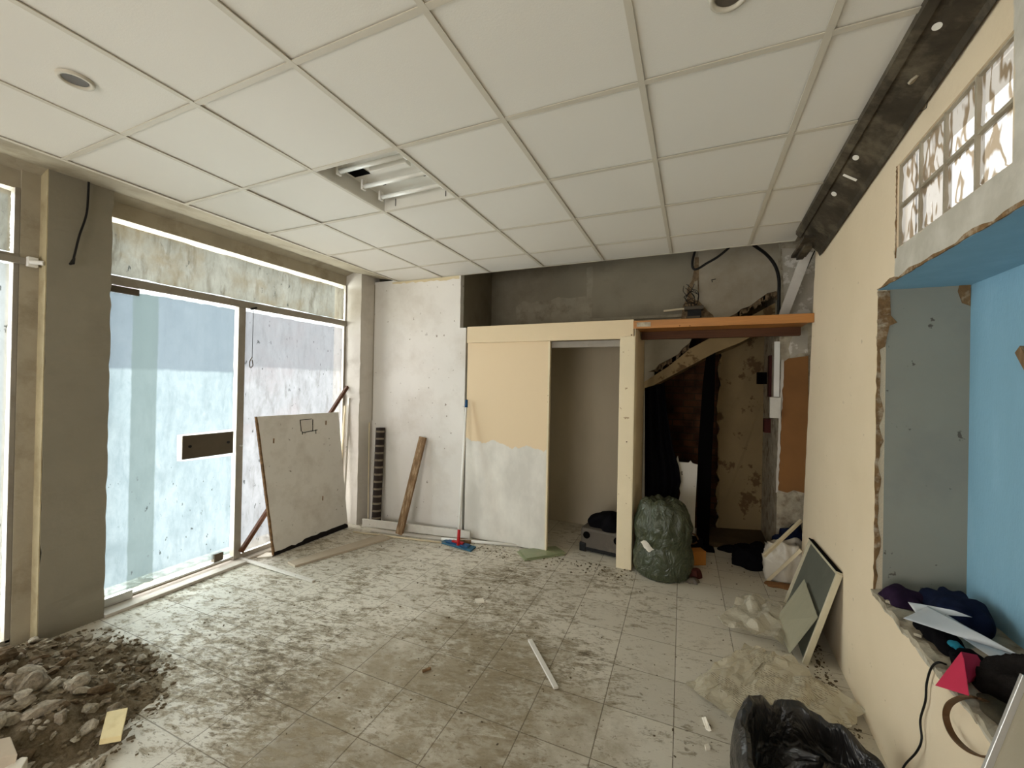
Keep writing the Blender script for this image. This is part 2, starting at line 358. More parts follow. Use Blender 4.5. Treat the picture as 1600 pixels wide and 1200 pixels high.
def block_mat():
    t = NT('wavy glass block'); w = t.t.nodes.new('ShaderNodeTexWave'); w.inputs['Scale'].default_value = 8; w.inputs['Distortion'].default_value = 14
    w.inputs['Detail'].default_value = 2; w.inputs['Detail Scale'].default_value = 1.2; t.link(t.scale(t.pos, (1, 1.3, .5)), w.inputs['Vector'])
    f = t.ramp(w.outputs[1], .1, .5); k = t.mix(f, lin((170, 150, 124)), lin((255, 250, 244)))
    tr = t.t.nodes.new('ShaderNodeBsdfTranslucent'); t.link(k, tr.inputs[0])
    g = t.t.nodes.new('ShaderNodeBsdfGlossy'); g.inputs['Roughness'].default_value = .12; t.link(t.bump(w.outputs[1], .6, .02), g.inputs['Normal'])
    tp = t.t.nodes.new('ShaderNodeBsdfTransparent'); t.link(k, tp.inputs[0])
    return t.done(t.shmix(.1, t.shmix(.6, tr.outputs[0], tp.outputs[0]), g.outputs[0]))
M['block'] = block_mat()
def plastic_mat(name, col, alpha, rough=.25, print_=False, bs=14):
    t = NT(name); k = lin(col)
    if print_:
        x, y, z = t.xyz(); q = t.math('FRACT', t.math('MULTIPLY', t.math('ADD', t.math('MULTIPLY', x, .5), y), 60.0))
        f = t.math('MULTIPLY', t.math('GREATER_THAN', q, .62), t.ramp(t.noise(30, 2, .5, t.scale(t.pos, (2.4, .7, 1))), .46, .5))
        f = t.math('MULTIPLY', f, t.ramp(t.noise(4.5, 1), .47, .49)); k = t.mix(t.math('MULTIPLY', f, .6), k, lin((104, 92, 74)))
    b = t.bsdf(k, rough, 0, t.bump(t.noise(bs, 5, .6), .5, .02), .5)
    a = t.t.nodes.new('ShaderNodeBsdfTransparent')
    return t.done(t.shmix(alpha, a.outputs[0], b))
M['film'] = plastic_mat('milky plastic film', (208, 200, 180), .62, .2, bs=22)
M['stiff_film'] = plastic_mat('stiff translucent sheet', (190, 184, 158), .6, .25, bs=3)
M['film_print'] = plastic_mat('printed plastic sack', (208, 199, 176), .74, .22, print_=True)
M['bag_white'] = plastic_mat('dusty white plastic bag', (206, 198, 184), .95)
def bag_mat(name, col, rough, bs):
    t = NT(name); n = t.noise(bs, 4, .55, t.scale(t.pos, (1, 1, .6)), 1.2)
    ridge = t.math('ABSOLUTE', t.math('SUBTRACT', n, .5))
    k = t.mix(t.ramp(t.noise(4, 4), .35, .7), lin(col), tuple(min(1, x*1.5) for x in lin(col)[:3])+(1,))
    return t.done(t.bsdf(k, rough, 0, t.bump(ridge, 1.0, .05), .6))
M['bag_green'] = bag_mat('thin green refuse sack', (54, 59, 41), .28, 9)
M['bag_black'] = bag_mat('black refuse sack', (30, 28, 27), .33, 6)
M['roll'] = mat('dark wire mesh roll', (48, 38, 32), .8, .2, 5, .3, 40)
M['roll_band'] = mat('pale worn band', (128, 116, 98), .8, .2, 15, .3, 40)

# ================================================================== THE SETTING
def face(bm_, pts): bm_.bm.faces.new([bm_.bm.verts.new(Vector(p)) for p in pts]); return bm_
struct(MB().box((-4.2, -3.2, -.12), (1.6, 6.2, 0)).build('floor', M['floor']), 'grimy square ceramic floor tiles strewn with dirt')

# ---- suspended ceiling: grid bars below recessed fibre tiles, one bay left for the light
GX, GY, TL = -3.2089, 1.0833, .6
b = MB(); rnd = random.Random(3)
xs = [GX+TL*i for i in range(0, 8)]; ys = [-3.0]+[GY+TL*j for j in range(-6, 5)]+[YB]
xr = lambda y: .625 + .027*(y-1.65) + .03          # the ceiling stops at the steel beam
for i in range(len(xs)-1):
    for j in range(len(ys)-1):
        if i == 2 and abs(ys[j]-(GY+TL)) < .01: continue
        x0, x1, y0, y1 = xs[i], xs[i+1], ys[j], ys[j+1]
        if x0 > .6: continue
        dz = [rnd.uniform(.004, .010) for _ in range(4)]
        p = [Vector((x0, y0, CEIL+dz[0])), Vector((min(x1, xr(y0)), y0, CEIL+dz[1])), Vector((min(x1, xr(y1)), y1, CEIL+dz[2])), Vector((x0, y1, CEIL+dz[3]))]
        b.prism(p, (0, 0, .015))
ceil = struct(b.build('ceiling', M['ceiling']), 'suspended ceiling of square off white tiles')
g = MB()
for i, x in enumerate(xs[:-1]):
    g.box((x-.012, -3, CEIL), (x+.012, YB, CEIL+.004)); g.box((x-.0012, -3, CEIL+.004), (x+.0012, YB, CEIL+.03))
for y in ys[1:]:
    xe = xr(y)
    for i in range(len(xs)-1):
        x0, x1 = xs[i]+.012, min(xs[i+1]-.012, xe)
        if x1 > x0: g.box((x0, y-.012, CEIL+.0006), (x1, min(y+.012, YB), CEIL+.0046))
g.build('ceiling_grid', M['grid'], ceil)
struct(MB().box((-4.2, -3.2, 3.42), (1.6, 6.2, 3.5)).build('ceiling_slab', M['void']), 'dark slab above the suspended ceiling')

# ---- left wall: pillars, head and the sloping plaster strip under the ceiling
b = MB()
b.box((-3.98, 1.10, 0), (-3.785, 1.19, 3.42))
b.box((-3.98, -3.2, 2.795), (-3.80, 3.72, 3.42)); b.box((-3.98, -3.2, 0), (-3.80, .50, 2.80)); b.box((-3.98, -3.2, -.05), (-3.83, 3.7, .035))  # unseen near stretch, extended to keep window light off the ceiling
b.prism([(-3.18, -3.2, CEIL+.012), (-3.7, -3.2, CEIL+.095), (-3.81, -3.2, CEIL+.06), (-3.81, -3.2, CEIL+.3), (-3.18, -3.2, CEIL+.3)], (0, 7.12, 0))
struct(b.build('wall_left', M['head']), 'stained cream plaster above and beside the shopfront')
# pillar, rough arrises
def pillar(name, x0, x1, y0, y1, mat_, seed, label):
    b = MB(); rn = random.Random(seed); n = 46
    def col(px, py, sx, sy): return [Vector((px+sx*max(0, rn.gauss(0, .003)), py+sy*max(0, rn.gauss(0, .004)), 3.2*k/n)) for k in range(n+1)]
    A = col(x1, y0, -1, 1); B = col(x1, y1, -1, -1); Cc = [Vector((x0, y1, 3.2*k/n)) for k in range(n+1)]; D = [Vector((x0, y0, 3.2*k/n)) for k in range(n+1)]
    R = [[b.bm.verts.new(p) for p in L] for L in (A, B, Cc, D)]
    for q in range(4):
        for k in range(n): b.bm.faces.new((R[q][k], R[(q+1) % 4][k], R[(q+1) % 4][k+1], R[q][k+1]))
    return struct(b.build(name, mat_), label)
pillar('wall_left_pillar', -3.98, -3.69, 1.185, 1.50, M['pillar'], 1, 'grey faced pillar between the two shop windows')
pillar('wall_corner_pillar', -3.98, -3.565, 3.70, 4.05, M['grey_face'], 2, 'pale pillar in the far left corner')
# cream paint on the near side of the pillar
struct(MB().prism([(-3.786, 1.181, 0), (-3.694, 1.181, 0), (-3.694, 1.181, 2.95), (-3.786, 1.181, 2.95)], (0, .005, 0)).build('trim_pillar_side', mat('warm cream plaster', (190, 176, 142), .85, .1, 4, .3, 30, dirt=(140, 122, 90), damt=.5, dscale=6)), 'cream side of the pillar')

# ---- shopfront: transom, door, fixed pane, and the pane left of the pillar
XG = -3.81
def pane(parent, y0, y1, z0, z1, wash, gaps, seed, notch=None):
    gl = MB().box((XG-.005, y0, z0), (XG+.003, y1, z1)).build('glass_pane', M['glass'], parent)
    l, r, bt, tp = gaps
    pts = rag((XG+.006, y0+l, z0+bt), (XG+.006, y1-r, z0+bt), 26, .006, (0, 0, 1), seed)[:-1] + rag((XG+.006, y1-r, z0+bt), (XG+.006, y1-r, z1-tp), 34, .003, (0, 1, 0), seed+1)[:-1] \
        + rag((XG+.006, y1-r, z1-tp), (XG+.006, y0+l, z1-tp), 26, .005, (0, 0, 1), seed+2)[:-1] + rag((XG+.006, y0+l, z1-tp), (XG+.006, y0+l, z0+bt), 34, .003, (0, 1, 0), seed+3)[:-1]
    if notch:                                             # bare glass left round the lock plate
        i = next(k for k, p in enumerate(pts) if p.y > y1-r-.01 and p.z > notch[1]); j = next(k for k, p in enumerate(pts) if p.y > y1-r-.01 and p.z > notch[2])
        X = XG+.006; pts = pts[:i] + [Vector((X, y1-r, notch[1])), Vector((X, notch[0]+.06, notch[1]+.01)), Vector((X, notch[0], notch[1]+.02)), Vector((X, notch[0]-.004, notch[2]-.01)), Vector((X, y1-r, notch[2]))] + pts[j:]
    c = face(MB(), pts).build('whitewash', wash, gl)
    return gl
FR = M['alu']
w2 = struct(MB().box((-3.84, 1.50, 2.315), (-3.775, 3.70, 2.378)).box((-3.83, 1.50, 2.378), (-3.80, 1.515, 2.80)).box((-3.84, 3.685, 2.378), (-3.79, 3.705, 2.80)).build('window_2', FR, bevel=.003), 'long transom window with stained whitewash above the glass door')
pane(w2, 1.50, 3.69, 2.372, 2.80, M['wash_transom'], (.0, .022, .018, .045), 11)
w3 = struct(MB().box((-3.845, 2.432, .03), (-3.78, 2.495, 2.316)).box((-3.84, 2.495, .02), (-3.79, 3.69, .06)).box((-3.84, 3.672, .05), (-3.79, 3.705, 2.316)).build('window_3', FR, bevel=.003), 'fixed pane of streaky whitewashed glass beside the glass door')
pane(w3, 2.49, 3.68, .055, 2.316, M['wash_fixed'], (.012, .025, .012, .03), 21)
MB().tube([(-3.775, 2.462, 1.06), (-3.745, 2.462, 1.06)], .008).build('latch_pin', M['bright_alu'], w3)
d1 = struct(MB().box((-3.83, 1.50, .045), (-3.795, 2.432, .06)).build('door_1', M['bright_alu']), 'frameless glass door brushed with cool whitewash')
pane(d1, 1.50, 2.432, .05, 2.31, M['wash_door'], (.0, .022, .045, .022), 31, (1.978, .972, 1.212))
MB().box((-3.83, 1.50, 2.262), (-3.785, 1.70, 2.31)).build('top_pivot_fitting', M['bronze'], d1, bevel=.003)
MB().box((-3.83, 1.50, .025), (-3.785, 1.70, .085)).build('bottom_pivot_fitting', M['bright_alu'], d1, bevel=.003)
MB().box((-3.83, 2.27, .065), (-3.785, 2.345, .135)).build('corner_fitting', M['bronze'], d1, bevel=.002)
# clear rectangle round the lock plate, and the plate
p0, p1 = fx(285, 680, -3.79), fx(363, 673, -3.79)
lk = MB().box((-3.815, p0.y, .998), (-3.788, p1.y+.01, 1.192)).build('lock_plate', M['bronze'], d1, bevel=.002)
for yy in (p0.y+.055, p1.y-.035): MB().tube([(-3.789, yy, 1.10), (-3.782, yy, 1.10)], .012, 14).build('lock_screw', M['black'], lk)
lt = NT('bright scraped edge'); tr_ = lt.t.nodes.new('ShaderNodeBsdfTransparent'); CLEAR = lt.done(tr_.outputs[0])
w1 = struct(MB().box((-3.85, 1.075, .03), (-3.79, 1.10, 2.80)).box((-3.85, .50, 2.34), (-3.785, 1.10, 2.395)).box((-3.85, .50, .03), (-3.79, .54, 2.80)).box((-3.85, .50, .02), (-3.79, 1.1, .05)).build('window_1', FR, bevel=.003), 'whitewashed shop window left of the grey pillar')
pane(w1, .50, 1.085, .045, 2.35, M['wash_side'], (.0, .022, .02, .02), 41)
pane(w1, .50, 1.085, 2.39, 2.80, M['wash_transom'], (.0, .022, .015, .03), 51)
# transom bar bracket at the pillar
br = thing('bar_bracket', (-3.74, 1.12, 2.33), 'pale metal bar end bolted to the cream side of the pillar', 'bracket')
MB().box((-3.782, .86, 2.335), (-3.765, 1.165, 2.375)).build('flat_bar', M['alu'], br, bevel=.002)
MB().tube([(-3.74, 1.13, 2.352), (-3.70, 1.175, 2.352)], .014, 12).build('bolt', M['white_plastic'], br)
MB().box((-3.77, 1.12, 2.325), (-3.74, 1.165, 2.385)).build('end_plate', M['white_plastic'], br, bevel=.003)
# threshold
struct(MB().box((-3.83, 1.5, 0), (-3.672, 2.50, .022)).build('trim_threshold', M['grey_face'], bevel=.004), 'worn threshold strip under the glass door')
struct(MB().box((-3.83, 2.50, 0), (-3.74, 3.70, .015)).build('trim_window_sill', M['grey_face']), 'low sill under the fixed pane')

# ---- back wall
b = MB()
top = [Vector((-3.6, YB, 2.87)), Vector((-3.6, YB, 0)), Vector((-2.29, YB, 0)), Vector((-2.283, YB, 2.272)), Vector((-2.362, YB, 2.275))] + rag((-2.362, YB, 2.28), (-2.362, YB, 2.835), 14, .002, (1, 0, 0), 5) + [Vector((-2.362, YB, 2.87))]
b.prism(top, (0, .07, 0)); struct(b.build('wall_back', M['white_wall']), 'white painted partition in the far left corner')
# peeled line where the partition meets the ceiling, and a dark line drawn for the corner shadow gap
pts = rag((-3.3, YB-.002, 2.83), (-2.38, YB-.002, 2.812), 22, .010, (0, 0, 1), 9) + [Vector((-2.38, YB-.002, 2.848)), Vector((-3.3, YB-.002, 2.848))]
struct(MB().prism(pts, (0, .004, 0)).build('trim_peeled_edge', M['cream_wall']), 'peeled strip of cream paint along the top of the partition')
struct(MB().tube([(-3.562, YB-.006, 2.84), (-3.562, YB-.006, 1.2)], .0035, 6).build('trim_corner_shade', M['void']), 'dark line drawn for the shadow gap down the far left corner')
YV = 4.95
b = MB(); b.box((-3.6, YB+.07, 0), (-3.56, 5.0, 3.42))
edge = [fy(1012, 581, YV), fy(1024, 577, YV), fy(1030, 569, YV), fy(1048, 560, YV), fy(1060, 553, YV), fy(1066, 545, YV), fy(1078, 535, YV), fy(1092, 505, YV)]
pl = [Vector((-3.56, YV, 0)), Vector((-.42, YV, 0)), Vector((-.42, YV, edge[0].z))] + edge + [Vector((edge[-1].x, YV, 3.42)), Vector((-3.56, YV, 3.42))]
b.prism(pl, (0, .08, 0)); struct(b.build('wall_rear', M['void']), 'bare grey rendered wall behind the closet')
# void side cheek behind the partition, angled
a0, a1 = Vector((-2.36, YB+.07, 0)), Vector((-2.50, YV, 0))
struct(MB().prism([a0, a1, a1+Vector((-.06, 0, 0)), a0+Vector((-.06, 0, 0))], (0, 0, 3.42)).build('wall_cheek', M['void']), 'dark cheek wall beside the opening above the closet')
# patches of lighter render
pp = [fy(*q, YV-.004) for q in ((808, 512), (806, 480), (818, 470), (830, 474), (845, 468), (858, 470), (872, 464), (888, 466), (915, 463), (917, 480), (916, 500), (916, 512))]
struct(MB().prism(pp, (0, .006, 0)).build('trim_render_patch', M['render_patch']), 'patch of flaking lighter render above the closet')
pp = rag(fy(917, 418, YV-.003), fy(916, 505, YV-.003), 10, .012, (1, 0, 0), 3) + rag(fy(926, 505, YV-.003), fy(926, 416, YV-.003), 10, .012, (1, 0, 0), 4)
struct(MB().prism(pp, (0, .005, 0)).build('trim_render_seam', M['render_patch']), 'pale vertical filler seam in the grey render')
# stair wall with broken lower edge
YS = 4.72
low = [fy(1090, 455, YS), fy(1090, 490, YS), fy(1104, 492, YS), fy(1113, 497, YS), fy(1117, 505, YS), fy(1135, 503, YS), fy(1141, 494, YS), fy(1150, 490, YS), fy(1158, 483, YS), fy(1172, 478, YS), fy(1185, 468, YS), fy(1199, 458, YS), fy(1212, 455, YS), fy(1228, 455, YS), fy(1252, 450, YS)]
pl = low + [Vector((low[-1].x, YS, 3.42)), Vector((low[0].x, YS, 3.42))]
struct(MB().prism(pl, (0, .05, 0)).build('wall_stair', mat('smooth grey beige plaster', (176, 165, 146), .85, .07, 2, .2, 30, dirt=(138, 124, 100), damt=.5, dscale=2.2)), 'plaster stair wall with a broken diagonal edge')
# crumbling edges: dark masonry behind the breaks
def crumble(name, path, wd, label, seed):
    rn = random.Random(seed); up = []; dn = []
    for p in path:
        for k in range(3):
            q = p + Vector((rn.uniform(-.012, .012), 0, rn.uniform(-.012, .012)))
            up.append(q+Vector((0, 0, wd*rn.uniform(.2, .7)))); dn.append(q-Vector((0, 0, wd*rn.uniform(.4, 1.2))))
    b = MB(); n = len(up); V = [[b.bm.verts.new(p+Vector((0, d, 0))) for p in L] for L, d in ((up, .0), (dn, .0), (dn, .06), (up, .06))]
    for q in range(4):
        for k in range(n-1): b.bm.faces.new((V[q][k], V[(q+1) % 4][k], V[(q+1) % 4][k+1], V[q][k+1]))
    return struct(b.build(name, M['rubble_edge']), label)
def resample(ps, n):
    out = []
    for a, c in zip(ps, ps[1:]):
        for k in range(n): out.append(a.lerp(c, k/n))
    return out + [ps[-1]]
crumble('trim_broken_edge', resample([fy(u, v, YS+.03) for u, v in ((1134, 500), (1150, 491), (1172, 479), (1199, 460), (1222, 458))], 5), .045, 'crumbling diagonal plaster break above the timber shelf', 4)
crumble('trim_broken_edge', resample([fy(u, v, YV+.03) for u, v in ((1012, 583), (1028, 574), (1050, 562), (1062, 552), (1076, 540))], 5), .05, 'crumbling diagonal plaster break below the timber shelf', 5)
# hacked-out chase at the corner, above the shelf
pts = [fy(u, v, YS-.004) for u, v in ((1092, 402), (1092, 470), (1106, 486), (1114, 492), (1117, 500), (1064, 500), (1067, 478), (1074, 466), (1073, 452), (1081, 438), (1084, 424), (1086, 402))]
b = MB(); b.prism(pts, (0, .03, 0)); struct(b.build('trim_hacked_chase', M['rubble_edge']), 'hacked out masonry chase in the corner above the shelf')
pts = [fy(u, v, YS-.012) for u, v in ((1085, 440), (1090, 438), (1091, 470), (1083, 466), (1080, 455))]
struct(MB().prism(pts, (0, .012, 0)).build('trim_chase_mortar', M['render_patch']), 'lump of pale mortar in the hacked chase')
# stair soffit rising to the right
sl = [fy(1000, 600, 4.86), fy(1011, 594, 4.86), fy(1045, 572, 4.86), fy(1078, 545, 4.86), fy(1232, 462, 4.86), fy(1236, 492, 4.86), fy(1157, 535, 4.86), fy(1117, 551, 4.86), fy(1000, 613, 4.86)]
struct(MB().prism(sl, (0, .8, 0)).build('ceiling_stair_soffit', M['stair_wall']), 'sloping underside of the staircase')
# deep space under the stairs
b = MB(); b.box((-.60, 5.42, 0), (.262, 5.5, 3.42)); struct(b.build('wall_brick', M['brick']), 'dark exposed brickwork under the stairs')
bl = rag((.262, 5.4, 0), (.262, 5.4, 3.42), 40, .022, (1, 0, 0), 8)
struct(MB().prism(bl + [Vector((1.3, 5.72, 3.42)), Vector((1.3, 5.72, 0))], (0, .06, 0)).build('wall_under_stair', M['stair_wall']), 'stained beige wall at the back under the stairs')
struct(MB().box((.12, 4.86, 0), (.98, 5.7, .045)).build('floor_step', M['dark_floor']), 'brown cement floor under the stairs')
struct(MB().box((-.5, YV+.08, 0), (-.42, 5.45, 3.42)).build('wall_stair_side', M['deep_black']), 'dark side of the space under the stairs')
# pier right of the stair opening
YP = 4.6
px0 = fy(1216, 650, YP).x
b = MB(); b.box((px0, YP, 0), (1.3, 5.8, 3.42)); struct(b.build('wall_pier', M['rough']), 'stripped masonry pier beside the stair opening')
pts = [fy(u, v, YP-.004) for u, v in ((1222, 388), (1276, 388), (1275, 497), (1226, 497))]
struct(MB().prism(pts, (0, .006, 0)).build('trim_stripped_plaster', mat('scraped pale plaster', (186, 176, 160), .9, .1, 6, .5, 30, dirt=(222, 216, 206), damt=.8, dscale=7, dlo=.55, dhi=.6)), 'scraped pale plaster above the end of the shelf')
pts = [fy(u, v, YP-.004) for u, v in ((1240, 518), (1262, 516), (1262, 552), (1248, 552), (1236, 560), (1232, 545))]
struct(MB().prism(pts, (0, .006, 0)).build('trim_stripped_plaster', bpy.data.materials['scraped pale plaster']), 'scraped pale plaster under the end of the shelf')

# ---- right wall with niche and glass block openings
NY0, NY1, NZ0, NZ1 = .55, 2.57, .69, 2.155
BY0, BY1, BZ0, BZ1 = 1.585, 2.350, 2.288, 2.655
def right_mat():
    t = NT('pale yellow wall with grey render'); x, y, z = t.xyz()
    k = t.mix(t.ramp(t.noise(1.1, 5), .3, .7), lin((222, 203, 172)), lin((232, 213, 184)))
    k = t.mix(t.math('MULTIPLY', t.ramp(t.noise(20, 3), .71, .74), .5), k, lin((160, 138, 108)))
    nn = t.math('MULTIPLY', t.math('SUBTRACT', t.noise(9, 4), .5), .05)
    yy, zz = t.math('ADD', y, nn), t.math('ADD', z, nn)
    f = t.math('MULTIPLY', t.math('MULTIPLY', t.ramp(zz, 2.30, 2.285), t.ramp(yy, 2.375, 2.365)), t.ramp(z, 2.10, 2.11))
    f2 = t.math('MULTIPLY', t.math('MULTIPLY', t.ramp(yy, 1.59, 1.58), t.ramp(yy, 1.38, 1.40)), t.ramp(z, 2.15, 2.20))
    f = t.math('MAXIMUM', f, f2)
    k = t.mix(f, k, t.mix(t.ramp(t.noise(7, 5), .4, .65), lin((186, 180, 166)), lin((206, 200, 188))))
    return t.done(t.bsdf(k, .8, 0, t.bump(t.noise(26, 6, .6), .25, .006), .25))
RW = right_mat(); TH = .035
def wp(y, z, off=0): return Vector((XW(y)+off, y, z))
b = MB()
def wall_piece(y0, y1, z0, z1): b.prism([wp(y0, z0), wp(y1, z0), wp(y1, z1), wp(y0, z1)], (TH, 0, 0))
wall_piece(-3.2, NY0, 0, 3.42); wall_piece(NY0, NY1, 0, NZ0-.01)
wall_piece(NY0, NY1, NZ1, BZ0); wall_piece(NY0, BY0, BZ0, BZ1); wall_piece(BY1, NY1, BZ0, BZ1); wall_piece(NY0, NY1, BZ1, 3.42)
e = rag(wp(4.27, 0), wp(3.80, 3.42), 60, .007, (0, 1, 0), 6)
b.prism([wp(NY1, 0)] + e + [wp(NY1, 3.42)], (TH, 0, 0))
struct(b.build('wall_right', RW), 'pale yellow right wall with niche and glass block opening')
struct(MB().box((1.0, 3.9, 0), (1.05, 5.8, 3.42)).build('wall_right_return', M['rough']), 'stripped wall beyond the end of the yellow wall')
b = MB()   # enclosing leaf behind, open where a light well brings daylight to the block window
LY0, LY1, LZ0, LZ1 = BY0-.3, 3.85, 2.19, 3.385
b.box((1.42, -3.2, 0), (1.6, LY0, 3.42)).box((1.42, LY1, 0), (1.6, 6.2, 3.42)).box((1.42, LY0, 0), (1.6, LY1, LZ0))
b.box((.9, LY0-.04, LZ0-.03), (1.43, LY1, LZ0)).box((.9, LY0-.04, LZ1), (1.43, LY1, LZ1+.03)).box((.9, LY0-.04, LZ0), (1.43, LY0, LZ1)).box((.9, LY1, LZ0-.03), (1.43, LY1+.04, LZ1))
struct(b.build('wall_right_outer', M['white_wall']), 'outer leaf of the right wall')
b = MB(); b.box((-4.2, 6.1, 0), (1.6, 6.2, 3.42)).box((-4.2, -3.2, 0), (1.6, -3.1, 3.42)).box((-4.1, 4.0, 0), (-3.58, 6.2, 3.42))
struct(b.build('wall_outer', M['white_wall']), 'outer walls')
# niche
D = .335
b = MB(); b.prism([wp(NY0, NZ0-.05, D), wp(NY1+.02, NZ0-.05, D), wp(NY1+.02, NZ1+.03, D), wp(NY0, NZ1+.03, D)], (.03, 0, 0))
struct(b.build('wall_niche_back', M['blue']), 'sky blue back of the wall niche')
b = MB(); b.prism([wp(NY0, NZ1-.004, .001), wp(NY1, NZ1-.004, .001), wp(NY1, NZ1-.004, D), wp(NY0, NZ1-.004, D)], (0, 0, .03))
struct(b.build('wall_niche_soffit', M['blue']), 'sky blue soffit of the wall niche')
struct(MB().box((XW(NY1)+.002, NY1, NZ0-.05), (XW(NY1)+D, NY1+.03, NZ1)).build('wall_niche_jamb', M['niche_grey']), 'grey far jamb of the wall niche')
struct(MB().box((XW(NY0)+.01, NY0-.03, NZ0-.05), (XW(NY0)+D, NY0, NZ1)).build('wall_niche_near_jamb', M['niche_grey']), 'grey near jamb of the wall niche')
b = MB(); rn = random.Random(12)
def sillf(u, v):
    y = NY0 + (NY1-NY0)*v; x = XW(y) - .006 + (D+.01)*u
    return Vector((x, y, NZ0 + .012*nz((x, y, 0), 18, 3) + (0 if u > .06 else -.02*abs(nz((0, y, 0), 30, 5)))))
b.grid(sillf, 14, 90); struct(b.build('wall_niche_sill', M['rough'], solid=.03), 'broken plaster sill of the wall niche')
# torn paper and board edges round the niche
def torn(name, a, c, width, wdir, amp, label, m, seed, out):
    n = 40; rn = random.Random(seed); A, B = [], []
    for k in range(n+1):
        p = Vector(a).lerp(Vector(c), k/n); w0 = max(.002, width*(.35+1.1*abs(nz((k*.23, seed, 0), 1.0))*2) + rn.uniform(-amp, amp))
        A.append(p - Vector(wdir)*rn.uniform(0, amp*.8)); B.append(p + Vector(wdir)*w0)
    return struct(MB().prism(A + B[::-1], out).build(name, m), label)
torn('trim_torn_edge', (XW(NY1)+.003, NY1-.004, NZ0), (XW(NY1)+.003, NY1-.004, NZ1-.01), .018, (1, 0, 0), .006, 'torn brown board edge down the far side of the niche', M['torn'], 3, (0, .006, 0))
pts = [(XW(NY1)+.0, NY1-.006, z) for z in (NZ1-.01, NZ1-.15, NZ1-.3)] + [(XW(NY1)+.03, NY1-.006, NZ1-.28), (XW(NY1)+.045, NY1-.006, NZ1-.18), (XW(NY1)+.075, NY1-.006, NZ1-.165), (XW(NY1)+.05, NY1-.006, NZ1-.13), (XW(NY1)+.045, NY1-.006, NZ1-.01)]
struct(MB().prism([Vector(p) for p in pts], (0, .004, 0)).build('trim_torn_patch', M['torn']), 'brown torn patch at the top of the grey jamb')
pts = [(XW(NY1)+D-.002, NY1-.004, NZ1-.002), (XW(NY1)+D-.002, NY1-.004, NZ1-.10), (XW(NY1)+D-.03, NY1-.004, NZ1-.085), (XW(NY1)+D-.045, NY1-.004, NZ1-.03), (XW(NY1)+D-.04, NY1-.004, NZ1-.002)]
struct(MB().prism([Vector(p) for p in pts], (0, .003, 0)).build('trim_torn_patch', M['torn']), 'brown chipped patch in the upper corner beside the blue sheet')
torn('trim_torn_edge', (XW(NY0)-.003, NY0, NZ1-.002), (XW(NY1)-.003, NY1, NZ1-.002), .010, (0, 0, 1), .005, 'torn brown edge along the top of the niche', M['torn'], 7, (.006, 0, 0))
torn('trim_plaster_lip', (XW(NY1)-.004, NY1-.005, NZ0-.01), (XW(NY0)-.004, NY0, NZ0-.01), .02, (0, 0, -1), .008, 'chipped white plaster lip along the niche sill', mat('chipped white plaster', (206, 196, 176), .9, .15, 20, .6, 50, dirt=(130, 116, 92), damt=.6, dscale=18), 9, (.01, 0, 0))
# glass blocks
w4 = struct(MB().prism([wp(BY0, BZ0, .06), wp(BY1, BZ0, .06), wp(BY1, BZ0+.008, .06), wp(BY0, BZ0+.008, .06)], (.03, 0, 0)).build('window_4', M['head']), 'small window of wavy glass blocks high in the right wall')
mj = MB(); nb, mr = 4, 2; bw, bh = (BY1-BY0)/nb, (BZ1-BZ0)/mr
for i in range(nb+1): y = BY0+bw*i; mj.prism([wp(y-.006, BZ0, .006), wp(y+.006, BZ0, .006), wp(y+.006, BZ1, .006), wp(y-.006, BZ1, .006)], (.02, 0, 0))
for j in range(mr+1): z = BZ0+bh*j; mj.prism([wp(BY0, z-.006, .008), wp(BY1, z-.006, .008), wp(BY1, z+.006, .008), wp(BY0, z+.006, .008)], (.02, 0, 0))
mj.build('mortar_joints', M['head'], w4)
for i in range(nb):
    for j in range(mr):
        y0, y1, z0, z1 = BY0+bw*i+.005, BY0+bw*(i+1)-.005, BZ0+bh*j+.005, BZ0+bh*(j+1)-.005
        q = MB()
        def bf(u, v, y0=y0, y1=y1, z0=z0, z1=z1, i=i, j=j):
            y = y0+(y1-y0)*u; z = z0+(z1-z0)*v; e = min(u, 1-u, v, 1-v)
            return wp(y, z, .012 + (.010 if e < .04 else 0) + .004*nz((y, z, i+j*3), 22))
        q.grid(bf, 16, 16); q.build('glass_block', M['block'], w4, smooth=True)
torn('trim_block_edge', (XW(BY1)-.003, BY1+.004, BZ0-.04), (XW(BY1)-.003, BY1+.004, BZ1), .007, (0, 1, 0), .005, 'crumbling edge left of the glass blocks', M['torn'], 15, (.006, 0, 0))
# plaster fillet between ceiling beam and the right wall
b = MB(); b.prism([(.60, -3, CEIL+.012), (XW(-3)+.02, -3, CEIL+.012), (XW(3.9)+.02, 3.8, CEIL+.012), (.66, 3.8, CEIL+.012)], (0, 0, .03))
struct(b.build('ceiling_edge_strip', M['ceiling']), 'plain ceiling strip along the right wall')

